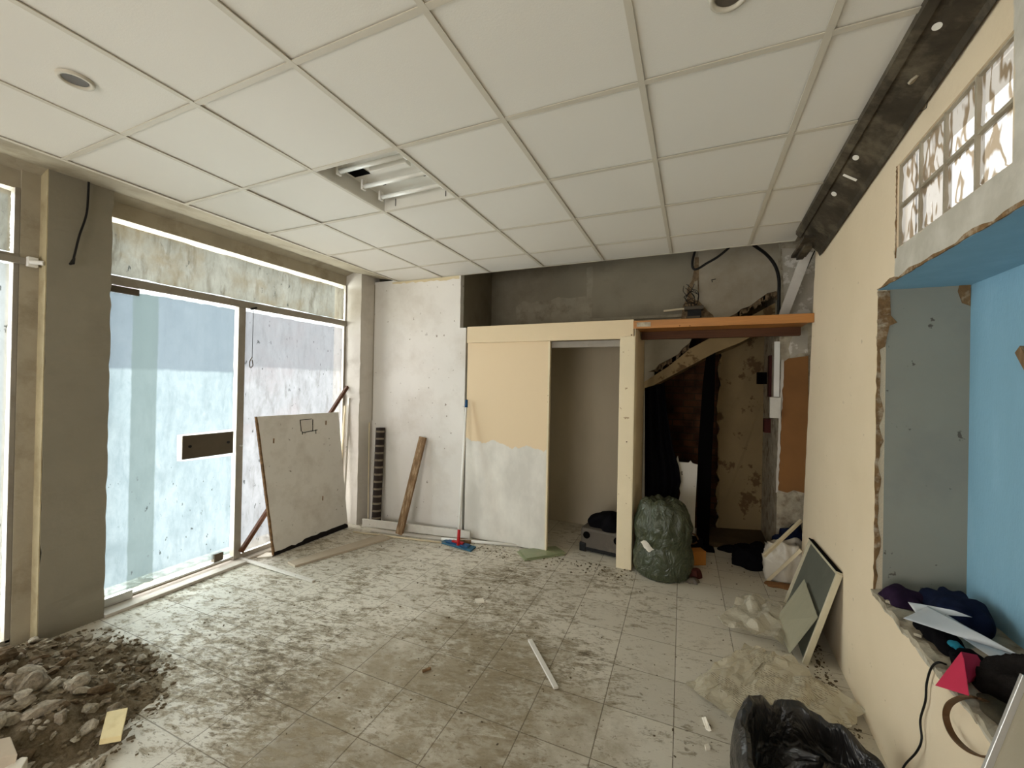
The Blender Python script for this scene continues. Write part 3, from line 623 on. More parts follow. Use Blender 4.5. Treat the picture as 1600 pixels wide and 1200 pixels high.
# ================================================================== THINGS
def dome(c, rx, ry, h, seed, rot=0, fold=.25, fs=6, amp=.25, nu=56, nv=22, power=.6, lean=(0, 0)):
    b = MB(); c = Vector(c); cr, sr = math.cos(rot), math.sin(rot)
    def f(u, v):
        a = 2*PI*u; t = v*PI/2; k = math.cos(t)**power
        ca, sa = math.cos(a), math.sin(a)
        out = 1 + amp*nz((ca*1.3, sa*1.3, v*.8), 1.2, seed)*2
        x, y = rx*k*ca*out, ry*k*sa*out; z = h*math.sin(t)
        p = Vector((x, y, z)); q = crease(p, fs, seed)
        d = fold*h*(q-.35)*min(1, 4*v)
        p += Vector((ca*.6*d, sa*.6*d, d*math.sin(t)))
        p.z += h*.35*nz((x, y, 0), 7, seed+2)*v
        p.x += lean[0]*v*v; p.y += lean[1]*v*v
        p.z = max(0.001, p.z)
        return c + Vector((p.x*cr-p.y*sr, p.x*sr+p.y*cr, p.z))
    V = b.grid(f, nu, nv, close_u=True); b.bm.faces.new(V[0][::-1]); b.bm.faces.new(V[-1]); return b
def cloth(name, m, c, rx, ry, h, seed, label, cat, parent=None, group=None, solid=0, **k):
    o = dome(c, rx, ry, h, seed, **k).build(name, m, parent, smooth=True)
    return o if parent else tag(o, label, cat, group)
def crumpled(pts, n=34, amp=.02, fs=5, seed=1, lift=0, z0=None, wob=.02):
    # quad of four floor points draped as a wrinkled sheet
    P = [Vector(p) for p in pts]; b = MB()
    def f(u, v):
        p = P[0].lerp(P[1], u).lerp(P[3].lerp(P[2], u), v)
        e = .5+.5*min(1, 6*min(u, 1-u, v, 1-v))
        h = amp*(crease(p, fs, seed)*e + .7*nz(p, fs*2.4, seed+1)) + lift*math.sin(PI*u)*math.sin(PI*v)
        p = p + Vector((wob*nz(p, 9, seed+4), wob*nz(p, 9, seed+7), h+amp*.6))
        if z0 is not None: p.z = max(z0, p.z)
        return p
    b.grid(f, n, n); return b

# ---- recessed fluorescent light
hx0, hx1, hy0, hy1 = GX+2*TL+.013, GX+3*TL-.013, GY+TL+.013, GY+2*TL-.013
fl = thing('fluorescent_light', ((hx0+hx1)/2, (hy0+hy1)/2, CEIL), 'open recessed light tray with bare unlit tubes in the ceiling', 'ceiling light')
H = .095; b = MB()
b.box((hx0, hy0, CEIL+H), (hx1, hy1, CEIL+H+.004))
b.box((hx0, hy0, CEIL+.002), (hx0+.004, hy1, CEIL+H)).box((hx1-.004, hy0, CEIL+.002), (hx1, hy1, CEIL+H))
b.box((hx0, hy0, CEIL+.002), (hx1, hy0+.004, CEIL+H)).box((hx0, hy1-.004, CEIL+.002), (hx1, hy1, CEIL+H))
b.build('tray', M['troffer'], fl)
for y in (hy0+.13, hy0+.33, hy0+.49):
    t_ = MB().tube([(hx0+.05, y, CEIL+.055), (hx1-.05, y, CEIL+.055)], .0135, 14).build('tube', M['tube_glass'], fl, smooth=True)
    for x in (hx0+.036, hx1-.05): MB().box((x, y-.016, CEIL+.035), (x+.014, y+.016, CEIL+H)).build('lamp_holder', M['white_plastic'], fl)
MB().box((hx0+.2, hy0+.205, CEIL+.06), (hx1-.1, hy0+.25, CEIL+H)).build('ballast_cover', M['troffer'], fl, bevel=.004)
MB().box((hx0+.03, hy0+.20, CEIL+H-.006), (hx0+.15, hy0+.27, CEIL+H-.001)).build('cable_hole', M['deep_black'], fl)
for x in (hx0+.12, hx0+.44):
    for y in (hy0+.05, hy0+.41): MB().box((x, y, CEIL+H-.004), (x+.026, y+.012, CEIL+H-.001)).build('slot', M['deep_black'], fl)
for x in (hx0+.10, hx1-.07): MB().box((x, hy1-.007, CEIL+.02), (x+.004, hy1-.004, CEIL+.07)).build('slot', M['deep_black'], fl)

# ---- downlights
def downlight(c, label):
    r = thing('downlight', (c.x, c.y, CEIL), label, 'ceiling light', None)
    b = MB(); n = 32; prof = [(.058, .006), (.056, -.004), (.046, -.005), (.041, .004), (.039, .03)]
    V = [[b.bm.verts.new((c.x+a*math.cos(2*PI*k/n), c.y+a*math.sin(2*PI*k/n), CEIL+z)) for k in range(n)] for a, z in prof]
    for A, B in zip(V, V[1:]):
        for k in range(n): b.bm.faces.new((A[k], A[(k+1) % n], B[(k+1) % n], B[k]))
    b.build('trim_ring', M['grid'], r, smooth=True)
    MB().tube([(c.x, c.y, CEIL+.002), (c.x, c.y, CEIL+.004)], .039, 28).build('lamp', M['case'], r)
downlight(fz(118, 126, CEIL), 'round recessed spotlight in the ceiling tile near the left windows')
downlight(fz(1140, -6, CEIL), 'round recessed spotlight cut off by the top edge of the picture')

# ---- steel beam along the right wall
def bl_(y): return Vector((.683+.027*(y-3.8), y, CEIL-.004))
def br_(y): return Vector((XW(y)-.012, y, CZ + 1.153-.066*(y-1.65)))
def lerp(a, b, t): return a.lerp(b, t)
bmr = thing('steel_beam', (.75, 1.0, 2.7), 'long rusty grey steel channel running along the ceiling beside the yellow wall', 'beam')
y0, y1 = -2.6, 3.70
def lathe_strip(secs, m, name, th=.004, **k):
    b = MB(); n = len(secs); V = [[b.bm.verts.new(s(y0+(y1-y0)*k/24)) for s in secs] for k in range(25)]
    for V0, V1 in zip(V, V[1:]):
        for i in range(n-1): b.bm.faces.new((V0[i], V0[i+1], V1[i+1], V1[i]))
    return b.build(name, m, bmr, solid=th)
up_ = Vector((.0, 0, .05))
lathe_strip([lambda y: bl_(y)+Vector((0, 0, .02)), lambda y: bl_(y)+Vector((0, 0, -.012)), lambda y: lerp(bl_(y), br_(y), .18)+Vector((0, 0, -.014))], M['steel'], 'left_flange')
lathe_strip([lambda y: lerp(bl_(y), br_(y), .18)+Vector((0, 0, -.014)), lambda y: lerp(bl_(y), br_(y), .215)+Vector((0, 0, .0)), lambda y: lerp(bl_(y), br_(y), .93)+Vector((0, 0, .0)), lambda y: br_(y)+Vector((0, 0, -.018)), lambda y: br_(y)+Vector((.002, 0, .012))], M['steel'], 'web')
def on_web(u, v):      # where a sight line meets the web
    d = _ray(u, v); best = None
    for k in range(900):
        y = .8+k*.0035; p = CAMP + d*(y/d.y); a, c = bl_(y), br_(y); t = (p.x-a.x)/(c.x-a.x); z = a.z+(c.z-a.z)*t
        if best is None or abs(p.z-z) < best[0]: best = (abs(p.z-z), p, t)
    return best[1]
def webdisc(u, v, rx, ry, nm='bolt_hole'):
    p = on_web(u, v); y = p.y; ax = (br_(y)-bl_(y)).normalized(); ay = (bl_(y+1)-bl_(y)).normalized(); nrm = ax.cross(ay).normalized()
    if nrm.z > 0: nrm = -nrm
    b = MB(); b.prism([p + ax*rx*math.cos(2*PI*k/20) + ay*ry*math.sin(2*PI*k/20) + nrm*.004 for k in range(20)], nrm*.001); b.build(nm, M['hole'], bmr)
webdisc(1465, 39, .0125, .017); webdisc(1338, 245, .014, .023); webdisc(1304, 302, .015, .024)
p = on_web(1328, 276); b = MB(); ax = (br_(p.y)-bl_(p.y)).normalized(); b.bar(p-ax*.035+Vector((0, 0, -.005)), p+ax*.035+Vector((0, 0, -.005)), .02, .002); b.build('slot', M['hole'], bmr)
p = on_web(1428, 122); MB().tube([p+Vector((0, 0, -.001)), p+Vector((.004, 0, -.008))], .02, 7).build('mortar_splash', M['render_patch'], bmr)
# end bracket
e0 = lerp(bl_(3.6), br_(3.6), .45); eb = MB(); eb.bar(e0+Vector((0, 0, -.02)), e0+Vector((-.0, .22, -.055)), .085, .02, (1, 0, 0))
MB().bar(e0+Vector((.0, -.08, -.02)), e0+Vector((-.01, .30, -.05)), .10, .022, (0, 0, 1)).build('splice_plate', M['steel'], bmr, bevel=.003)
MB().bar(e0+Vector((.0, .02, -.045)), e0+Vector((-.01, .26, -.075)), .045, .03, (0, 0, 1)).build('end_bracket', M['steel'], bmr, bevel=.003)
# thin wire poking out of the beam
tag(MB().tube(spline([on_web(1432, 172)+Vector((0, 0, -.01)), fr(1446, 170, -.04), fr(1449, 160, -.03)]), .0015, 5).build('loose_wire', M['cable']), 'short wire poking out between the steel channel and the yellow wall', 'wire')
# diagonal trunking from the beam end
tr = thing('trunking', fy(1220, 500, 4.45), 'white boxed strip slanting from the steel channel end down behind the timber shelf', 'trunking')
a, c = fy(1262, 392, 4.1), fy(1219, 506, 4.5)
MB().bar(a, c, .075, .03, (0, 1, 0)).build('casing', M['grey_face'], tr, bevel=.002)
a, c = fy(1273, 392, 4.12), fy(1236, 472, 4.52)
MB().bar(a, c, .006, .012, (0, 1, 0)).build('joint_line', M['deep_black'], tr)

# ---- cables
def cable(name, pts, r, label, cat='cable', m=None, sp=8):
    return tag(MB().tube(spline(pts, sp), r, 8).build(name, m or M['cable'], smooth=True), label, cat)
hc = thing('hanging_cable', fx(125, 330, -3.675), 'short black cable end hanging from the ceiling against the grey pillar', 'cable')
MB().tube(spline([fx(139, 271, -3.66), fx(138, 300, -3.672), fx(135, 335, -3.672), fx(124, 368, -3.672), fx(118, 392, -3.67), fx(115, 404, -3.67)]), .006, 8).build('sheath', M['cable'], hc, smooth=True)
MB().tube([fx(116, 403, -3.67), fx(113, 411, -3.665), fx(109, 413, -3.66)], [.006, .012, .006], 8).build('bare_end', M['cable'], hc)
hw = thing('hanging_hook', fx(393, 560, -3.76), 'thin black cord with a small clip hanging in front of the fixed whitewashed pane', 'cord')
MB().tube([fx(396, 482, -3.765), fx(395, 520, -3.765), fx(394, 560, -3.765)], .0025, 6).build('cord', M['cable'], hw)
MB().tube(spline([fx(394, 558, -3.765), fx(390, 566, -3.765), fx(391, 574, -3.765), fx(395, 571, -3.765), fx(394, 562, -3.765)]), .004, 6).build('clip', M['bronze'], hw)
MB().tube([fx(401, 481, -3.765), fx(392, 483, -3.765)], .010, 6).build('knot', M['black'], hw)
cable('looped_cable', [fy(1086, 392, 4.2), fy(1082, 408, 4.2), fy(1083, 419, 4.2), fy(1090, 420, 4.2), fy(1105, 411, 4.2), fy(1122, 401, 4.2), fy(1140, 386, 4.2), fy(1146, 376, 4.2)], .011, 'black cable looping down from the ceiling above the timber shelf', sp=8)
cable('drooping_cable', [fy(1170, 378, 4.15), fy(1182, 386, 4.2), fy(1198, 398, 4.3), fy(1211, 415, 4.35), fy(1217, 436, 4.4), fy(1217, 462, 4.45), fy(1217, 500, 4.45)], .014, 'thick black cable curving from the ceiling down beside the white trunking')

# ---- closet in the back wall
YF = 3.905
cl = thing('built_in_closet', (-1.4, YF, 0), 'beige built-in closet with one sliding door and an open bay', 'closet')
a = fy(731, 511, YF); c = fy(990, 531, YF)
MB().box((a.x, YF-.012, fy(731, 536, YF).z), (c.x, YF+.02, a.z)).build('header_board', M['beige_panel'], cl, bevel=.002)
p = [fy(731, 530, YF+.02), fy(857, 530, YF+.02), fy(850, 868, YF+.01), fy(719, 836, YF+.02)]
xl = fy(728, 600, YF).x; xr_ = fy(856, 540, YF).x
MB().box((xl+.0, YF+.022, .008), (xr_, YF+.055, fy(800, 534, YF).z+.02)).build('sliding_door', M['panel'], cl, bevel=.002)
MB().box((xr_, YF+.018, .008), (xr_+.018, YF+.058, fy(800, 534, YF).z+.02)).build('door_edge_strip', M['post'], cl, bevel=.002)
pa = fy(968, 600, YF).x; pb = fy(991, 600, YF).x
MB().box((pa, YF-.02, 0), (pb, YF+.06, fy(980, 531, YF).z+.03)).build('door_post', M['post'], cl, bevel=.004)
b = MB(); b.prism([(pb-.03, YF+.06, 0), (pb+.004, YF+.06, 0), (pb+.006, 4.62, 0), (pb-.03, 4.62, 0)], (0, 0, 2.22)); b.build('side_panel', M['beige_panel'], cl)
b = MB(); b.prism([(pb-.001, YF-.018, 0.002), (pb+.004, YF-.018, 0.002), (pb+.012, YF+.07, .002), (pb-.001, YF+.07, .002)], (0, 0, 2.19)); b.build('post_return', M['post'], cl)
MB().box((xr_-.3, YF+.07, fy(900, 540, YF).z-.01), (pa+.02, YF+.10, fy(900, 535, YF).z+.02)).build('top_rail', M['alu'], cl)
MB().box((-2.36, YF+.1, 2.19), (pb, YV, 2.215)).build('top_board', M['closet'], cl)
MB().box((-2.3, YV-.02, 0.0), (pb-.03, YV-.004, 2.19)).build('back_panel', M['closet'], cl)
MB().box((-1.70, YF+.12, 0.0), (-1.675, YV-.02, 2.19)).build('inner_side_panel', M['closet'], cl)
MB().tube([(pb-.055, YF-.021, fy(980, 690, YF).z), (pb-.055, YF-.026, fy(980, 690, YF).z)], .006, 8).build('screw', M['dark_wood'], cl)
MB().tube([(pb-.03, YF-.013, fy(980, 524, YF).z), (pb-.03, YF-.018, fy(980, 524, YF).z)], .006, 8).build('screw', M['dark_wood'], cl)

# ---- timber shelf over the stair opening
ts = thing('timber_shelf', (.16, YB, 2.2), 'orange varnished timber shelf spanning from the closet to the yellow wall', 'shelf')
ta, tb = fy(990, 503, YF), fy(1271, 498, YF)
MB().box((ta.x, YF-.015, 2.19), (XW(YF)-.002, YF+.012, 2.262)).build('front_plank', M['orange_wood'], ts, bevel=.003)
MB().box((ta.x+.01, YF+.012, 2.205), (XW(YF)-.01, 4.26, 2.235)).build('deck_board', M['orange_wood'], ts)
MB().box((ta.x+.03, 4.24, 2.13), (XW(YF)-.02, 4.29, 2.205)).build('rear_beam', M['dark_wood'], ts, bevel=.003)
MB().box((ta.x+.03, YF-.018, 2.205), (ta.x+.15, YF-.014, 2.245)).build('bare_patch', M['rough'], ts)
for u in (1062, 1078): p = fy(u, 509, YF-.015); MB().tube([p, p+Vector((0, -.003, 0))], .004, 8).build('nail', M['deep_black'], ts)

# pipe, stick and junction box above the closet
tag(MB().bar(fy(922, 500, 4.9), fy(1090, 492, 4.9), .03, .03).build('wall_batten', M['render_patch']), 'pale batten fixed along the grey render behind the closet top', 'batten')
jb = thing('junction_box', fy(1084, 497, 4.5), 'black junction box with loose wires sitting above the timber shelf', 'junction box')
MB().box(fy(1074, 496, 4.5), fy(1096, 483, 4.55)).build('box', M['black'], jb, bevel=.003)
MB().box(fy(1069, 484, 4.47), fy(1099, 480, 4.58)).build('lid', M['bronze'], jb, bevel=.002)
MB().box(fy(1072, 498, 4.47), fy(1094, 494, 4.5)).build('base', M['bronze'], jb)
rn = random.Random(5)
for k in range(9):
    s0 = fy(1078+rn.uniform(-4, 10), 482, 4.5); pts = [s0]
    for q in range(4): pts.append(fy(1079+rn.uniform(-11, 12), 476-q*rn.uniform(5, 11), 4.5+rn.uniform(-.04, .06)))
    MB().tube(spline(pts, 5), .003, 5).build('wire', M['cable'], jb)
tag(MB().bar(fy(1037, 486, 4.52), fy(1074, 482, 4.52), .018, .018).build('short_stick', M['lath']), 'short pale stick poking left out of the junction box', 'stick')
nl = [fy(1113, 441, YS-.02), fy(1112, 437, YS-.02), fy(1118, 436, YS-.005)]
tag(MB().tube(nl, .004, 6).build('bent_nail', M['cable']), 'bent nail sticking out of the plaster stair wall', 'nail')
b = MB(); b.box(fy(1064, 503, 4.2), fy(1104, 498, 4.25)); tag(b.build('plaster_offcut', M['shard']), 'thin pale offcut lying along the top of the timber shelf', 'offcut')

# ---- under the stairs
pts = [fy(u, v, 4.62) for u, v in ((1008, 606), (1022, 600), (1038, 598), (1042, 640), (1047, 672), (1052, 700), (1061, 730), (1064, 752), (1058, 775), (1060, 812), (1056, 870), (1006, 868))]
b = MB(); n = len(pts)
def shade_surface(u, v):
    L = [pts[0]]+[pts[11]]; lft = pts[0].lerp(pts[11], v); rr = resample(pts[2:11], 6); r = rr[min(len(rr)-1, int(v*(len(rr)-1)))]
    p = lft.lerp(r, u); p.y += .035*math.sin(u*17+v*2) + .03*nz((u*3, v*4, 0), 1, 3); return p
b.grid(shade_surface, 30, 40); tag(b.build('opening_shade', M['black_cloth'], smooth=True, solid=.006), 'black sheet standing in for the dark opening under the stairs behind the green refuse sack', 'cloth')  # black surface put in for the shade of the opening under the stairs
pts = [fy(u, v, 4.84) for u, v in ((1103, 559), (1118, 551), (1116, 640), (1112, 720), (1108, 853), (1088, 853), (1091, 700), (1098, 600))]
tag(MB().prism(pts, (0, .05, 0)).build('black_strip', M['deep_black']), 'tall narrow black strip between brickwork and stained wall', 'board')  # plain black upright strip below the soffit
pts = [fy(u, v, 4.70) for u, v in ((1053, 722), (1056, 720), (1059, 712), (1061, 722), (1076, 723), (1079, 720), (1082, 724), (1090, 726), (1086, 800), (1085, 848), (1059, 852), (1057, 800), (1063, 770), (1058, 745))]
tag(MB().prism(pts, (0, .02, 0)).build('torn_board', M['white_board']), 'narrow torn white board standing behind the green refuse sack', 'board')
# refuse sack
def sack():
    b = MB(); c = Vector((-.238, 3.955, 0)); prof = [(0, .82), (.03, .93), (.10, .99), (.20, 1.0), (.29, .95), (.34, .90), (.42, .96), (.52, .95), (.60, .86), (.68, .78), (.75, .70), (.79, .50), (.75, .25), (.70, .02)]
    def f(u, v):
        a = 2*PI*u; q = v*(len(prof)-1); i = min(int(q), len(prof)-2); t = q-i
        z = prof[i][0]*(1-t)+prof[i+1][0]*t; r = prof[i][1]*(1-t)+prof[i+1][1]*t
        ca, sa = math.cos(a), math.sin(a); z *= .845
        k = 1 + .05*nz((ca*2, sa*2, z*4), 1.2, 4)
        if z > .34: k += .12*crease((ca*1.2+z*.5, sa*1.2, z*2.2), 2.6, 5)*min(1, (z-.34)*5) - .03
        k += .045*crease((ca, sa, z*1.6), 5, 8) + .02*crease((ca, sa, z*3), 11, 2)
        top = max(0, z-.55)
        return c + Vector((.245*r*k*ca - top*.12, .225*r*k*sa, z + top*.35*nz((ca*1.5, sa*1.5, 0), 1.5, 9)))
    V = b.grid(f, 96, 60, close_u=True); b.bm.faces.new(V[0][::-1]); b.bm.faces.new(V[-1]); return b
sk = tag(sack().build('refuse_sack', M['bag_green'], smooth=True), 'bulging green plastic refuse sack standing beside the closet post', 'bag')
p = fy(1007, 851, 3.73)
tag(crumpled([fy(1000, 848, 3.722), fy(1009, 846, 3.722), fy(1022, 861, 3.71), (fy(1014, 865, 3.71))], 14, .012, 22, 4, wob=.014).build('white_wrapper', M['bag_white'], smooth=True), 'small white wrapper stuck to the front of the green refuse sack', 'wrapper')
# junk to the right of the sack
def boxthing(name, m, pa, size, rz, label, cat, tilt=0):
    b = MB(); Mx = Matrix.Translation(pa) @ Matrix.Rotation(rz, 4, 'Z') @ Matrix.Rotation(tilt, 4, 'X')
    b.box((-size[0]/2, -size[1]/2, 0), (size[0]/2, size[1]/2, size[2]), Mx); return tag(b.build(name, m, bevel=.003), label, cat)
q = fz(1085, 884, 0)
boxthing('cardboard_box', M['orange'], (q.x+.01, q.y+.06, .002), (.15, .10, .13), .5, 'small orange carton on the floor right of the green refuse sack', 'box')
cloth('dark_pouch', M['black_cloth'], (q.x-.04, q.y+.26, 0), .11, .08, .20, 31, 'black pouch lying behind the orange carton', 'pouch')
tag(MB().tube(spline([Vector((q.x-.04+.07*math.cos(t), q.y+.15, .20+.05*math.sin(t))) for t in [k*PI/6 for k in range(12)]], 3), .008, 6).build('strap_loop', M['strap']), 'brown strap loop standing on the black pouch', 'strap')
q2 = fz(1073, 905, 0)
cloth('red_rag', M['dark_red'], (q2.x+.03, q2.y+.06, 0), .09, .07, .10, 33, 'dark red rag between the sack and the orange carton', 'rag')
cloth('grey_rag', M['case'], (q2.x+.045, q2.y-.04, 0), .05, .04, .035, 34, 'crumpled grey scrap in front of the dark red rag', 'scrap')
cloth('small_black_rag', M['black_cloth'], tuple(fz(1104, 861, 0)), .07, .05, .05, 35, 'small black rag on the floor at the foot of the tall black strip', 'rag')
# black clothes and bags in the right corner
q = fz(1180, 890, 0)
cloth('black_clothes', M['black_cloth'], (q.x+.01, q.y+.12, 0), .20, .14, .17, 41, 'black clothes heaped on the floor in front of the white plastic bag', 'clothes')
cloth('black_shoe', M['black_cloth'], tuple(fz(1141, 862, 0)), .09, .05, .06, 42, 'small dark bundle on the floor left of the black clothes', 'bundle')
q = fz(1228, 908, 0)
cloth('denim_jacket', M['navy'], (q.x+.05, q.y+.20, .0), .13, .09, .40, 43, 'navy and black jacket bundled behind the white plastic bag', 'jacket', power=.5)
cloth('plastic_bag', M['bag_white'], (q.x+.03, q.y+.06, 0), .18, .14, .33, 44, 'slumped white plastic bag against the end of the yellow wall', 'bag', fold=.2, fs=9, power=.5, lean=(-.10, -.02))
tag(MB().bar(fy(1193, 869, 4.05), fy(1252, 813, 4.25), .022, .022).build('white_rod', M['lath']), 'upper of two pale square rods leaning over the white plastic bag', 'rod')
p0_ = fz(1200, 907, .012); tag(MB().bar(p0_, fy(1252, 859, 4.10), .024, .024).build('white_rod', M['lath']), 'lower of two pale square rods with its foot on the floor', 'rod')
cloth('cardboard_scrap', M['cardboard'], tuple(fz(1218, 916, 0)), .12, .05, .025, 46, 'flattened brown scrap on the floor at the foot of the pale rods', 'scrap')
# boards and boxes on the pier
pts = [fy(u, v, YP-.016) for u, v in ((1224, 566), (1232, 560), (1263, 556), (1263, 772), (1240, 766), (1230, 770), (1216, 766), (1220, 680))]
hb = tag(MB().prism(pts, (0, .012, 0)).build('hardboard_panel', M['hardboard']), 'brown hardboard sheet fixed to the stripped pier behind the yellow wall', 'board')
pts = rag(fy(1225, 562, YP-.022), fy(1216, 768, YP-.022), 30, .006, (1, 0, 0), 5) + rag(fy(1212, 770, YP-.022), fy(1221, 562, YP-.022), 30, .003, (1, 0, 0), 6)
MB().prism(pts, (0, .010, 0)).build('plaster_edge', M['grey_face'], hb)
tk = thing('wall_trunking', fy(1212, 653, YP-.03), 'white vertical trunking ending in a small white box on the stripped pier', 'trunking')
MB().box(fy(1209, 620, YP-.03), fy(1218, 534, YP)).build('duct', M['white_plastic'], tk)
MB().box(fy(1203, 653, YP-.05), fy(1219, 621, YP)).build('switch_box', M['white_board'], tk, bevel=.003)
tag(MB().box(fy(1194, 676, 5.0), fy(1211, 654, 5.1)).build('meter_box', M['dark_red'], bevel=.004), 'dark red box below the small white switch box', 'box')
tag(MB().box(fy(1201, 620, 5.0), fy(1210, 556, 5.1)).build('red_pipe_cover', M['dark_red'], bevel=.004), 'dark red strip left of the white vertical trunking', 'cover')
tag(MB().box(fy(1183, 600, 5.3), fy(1203, 582, 5.36)).build('black_box', M['deep_black'], bevel=.004), 'black box on the stained wall left of the white vertical trunking', 'box')
# grey case and cloth in the closet
gc = thing('plastic_case', fz(935, 872, 0), 'dusty grey plastic case lying inside the open closet bay', 'case')
q = fz(938, 868, 0)
Mx = Matrix.Translation((q.x+.02, q.y+.15, 0)) @ Matrix.Rotation(-.12, 4, 'Z')
b = MB(); b.box((-.22, -.14, .02), (.22, .14, .24), Mx); b.build('shell', M['case'], gc, bevel=.03)
for x in (-.15, .16): MB().tube([Mx @ Vector((x, -.138, .17)), Mx @ Vector((x, -.150, .17))], .035, 16).build('round_catch', M['deep_black'], gc)
for x in (-.19, .19):
    MB().box((x-.035, -.15, .0), (x+.035, -.08, .09), Mx).build('corner_foot', M['black'], gc, bevel=.01)
MB().box((-.215, -.146, .015), (.215, -.13, .05), Mx).build('lower_edge', M['black'], gc, bevel=.004)
cloth('black_jacket', M['black_cloth'], (q.x+.06, q.y+.16, .235), .20, .14, .13, 51, 'black garment dropped on top of the grey plastic case', 'garment')
# ---- boards and tools against the back wall
b = MB(); A, B = fz(551, 826, .0), fz(738, 843, .0); A.y, B.y = 3.66, 3.80
lw = tag(MB().bar((A.x+.04, 3.70, .045), (B.x, 3.86, .06), .025, .085, (0, 0, 1)).build('long_white_board', M['white_board'], bevel=.002), 'long white board laid on edge along the back partition', 'board')
tag(MB().bar((A.x+.25, 3.62, .012), (B.x-.1, 3.78, .012), .05, .018, (0, 0, 1)).build('narrow_white_board', M['grey_face']), 'shorter pale board lying flat under the long white board', 'board')
boxthing('door_stop_block', M['chip_edge'], (B.x-.04, 3.80, 0), (.16, .05, .03), .08, 'small brown wooden block at the right end of the long white board', 'block')
tag(MB().tube([fz(552, 831, .01), fz(625, 840, .012), fz(700, 849, .01)], .009, 8).build('thin_rod', M['lath'], smooth=True), 'thin pale rod lying on the floor in front of the timber post', 'rod')
tag(MB().tube([fz(690, 842, .016), fz(808, 852, .014)], .016, 12).build('white_tube', M['white_plastic'], smooth=True), 'white plastic tube on the floor behind the mop head', 'tube')
# roll standing in the corner
x0 = fy(590, 740, 3.82).x; ztop = fy(588, 668, 3.86).z
rr = tag(MB().tube([(x0+.01, 3.80, .02), (x0-.015, 3.87, ztop)], .052, 20).build('mesh_roll', M['roll']), 'dark banded roll of mesh standing in the far left corner', 'roll')
for k in range(13):
    t = .06+.9*k/12; p = Vector((x0+.01, 3.80, .02)).lerp(Vector((x0-.015, 3.87, ztop)), t); d = Vector((-.025, .07, ztop-.02)).normalized()
    MB().tube([p-d*.011, p+d*.011], .054, 20).build('pale_band', M['roll_band'], rr)
tag(MB().tube([(x0-.09, 3.78, 0), fy(577, 660, 3.87)], .007, 8).build('thin_stick', M['lath']), 'thin stick leaning beside the banded roll', 'stick')
# timber post
f0 = fz(624, 836, 0); f1 = fy(661, 683, 3.87)
tp = MB().bar((f0.x, 3.66, .01), f1, .085, .035, (0, 1, 0)).build('timber_post', M['grey_wood'], bevel=.003)
tag(tp, 'weathered timber post leaning against the white partition', 'timber')
# flat plank, rail, chip
p = [fz(449, 881, .0), fz(461, 887, .0), fz(609, 843, .0), fz(597, 837, .0)]
tag(MB().prism(p, (0, 0, .02)).build('floor_plank', M['plank'], bevel=.002), 'grey beige plank lying flat in front of the leaning white board', 'plank')
tag(MB().bar(fz(374, 872, .02), fz(490, 908, .008), .03, .014, (0, 0, 1)).build('floor_rail', M['white_board']), 'thin pale rail on the floor running out from the door threshold', 'rail')
tag(MB().prism([fz(401, 873, .0), fz(425, 871, .0), fz(428, 866, .0), (fz(416, 865, .0))], (0, 0, .012)).build('white_offcut', M['shard']), 'small white offcut at the foot of the leaning white board', 'offcut')
# leaning white board
BL, BR_ = fz(424, 868, .0), fz(548, 824, .0); TLc, TRc = fx(401, 651, -3.71), fx(529, 644, -3.70)
BL = Vector((-3.60, BL.y, .004)); BR_ = Vector((-3.585, BR_.y-.02, .004))
lb = thing('leaning_board', (-3.62, 3.1, 0), 'large white board with a square notch leaning against the fixed pane', 'board')
def on_board(s, t, off=0):
    n_ = (BR_-BL).cross(TLc-BL).normalized()
    if n_.x < 0: n_ = -n_
    return BL.lerp(BR_, s).lerp(TLc.lerp(TRc, s), t) + n_*off
b = MB(); 
quad = rag(on_board(0, .0), on_board(1, .0), 20, .003, (0, 0, 1), 2)
b.prism([on_board(0, .0), on_board(1, .0), on_board(1, 1), on_board(0, 1)], on_board(0, 0, -.022)-on_board(0, 0))
b.build('board', M['white_board'], lb)
top = [on_board(k/24, .014+.026*(1 if .35 < k/24 < .98 else .45)+.012*nz((k*.9, 3, 0)), .0015) for k in range(25)]
b = MB(); b.prism([on_board(0, 0, .0015)]+[on_board(1, 0, .0015)]+top[::-1], (.001, 0, 0)); b.build('swollen_bottom_edge', M['black_edge'], lb)
b = MB(); b.prism([on_board(-.008, 0, .001), on_board(.012, 0, .001)]+[on_board(.010+.006*nz((k*.7, 0, 0)), k/20, .001) for k in range(1, 20)]+[on_board(.004, 1, .001), on_board(-.008, 1, .001)], on_board(0, 0, -.022)-on_board(0, 0)); b.build('chipboard_edge', M['chip_edge'], lb)
b = MB(); b.prism([on_board(.47, .865, .001), on_board(.62, .865, .001), on_board(.62, .955, .001), on_board(.47, .955, .001)], (.0012, 0, 0)); b.build('square_notch', M['grey_face'], lb)
for s0, t0, s1, t1 in ((.47, .955, .62, .957), (.47, .865, .472, .955), (.615, .862, .632, .953), (.49, .855, .68, .865), (.48, .84, .485, .865), (.655, .835, .66, .87)):
    MB().bar(on_board(s0, t0, .002), on_board(s1, t1, .002), .006, .003, (1, 0, 0)).build('notch_line', M['deep_black'], lb)
for s0, t0 in ((.80, .90), (.14, .80), (.66, .29)):
    MB().bar(on_board(s0, t0, .002), on_board(s0+.008, t0+.035, .002), .012, .003, (1, 0, 0)).build('chip', M['chip_edge'], lb)
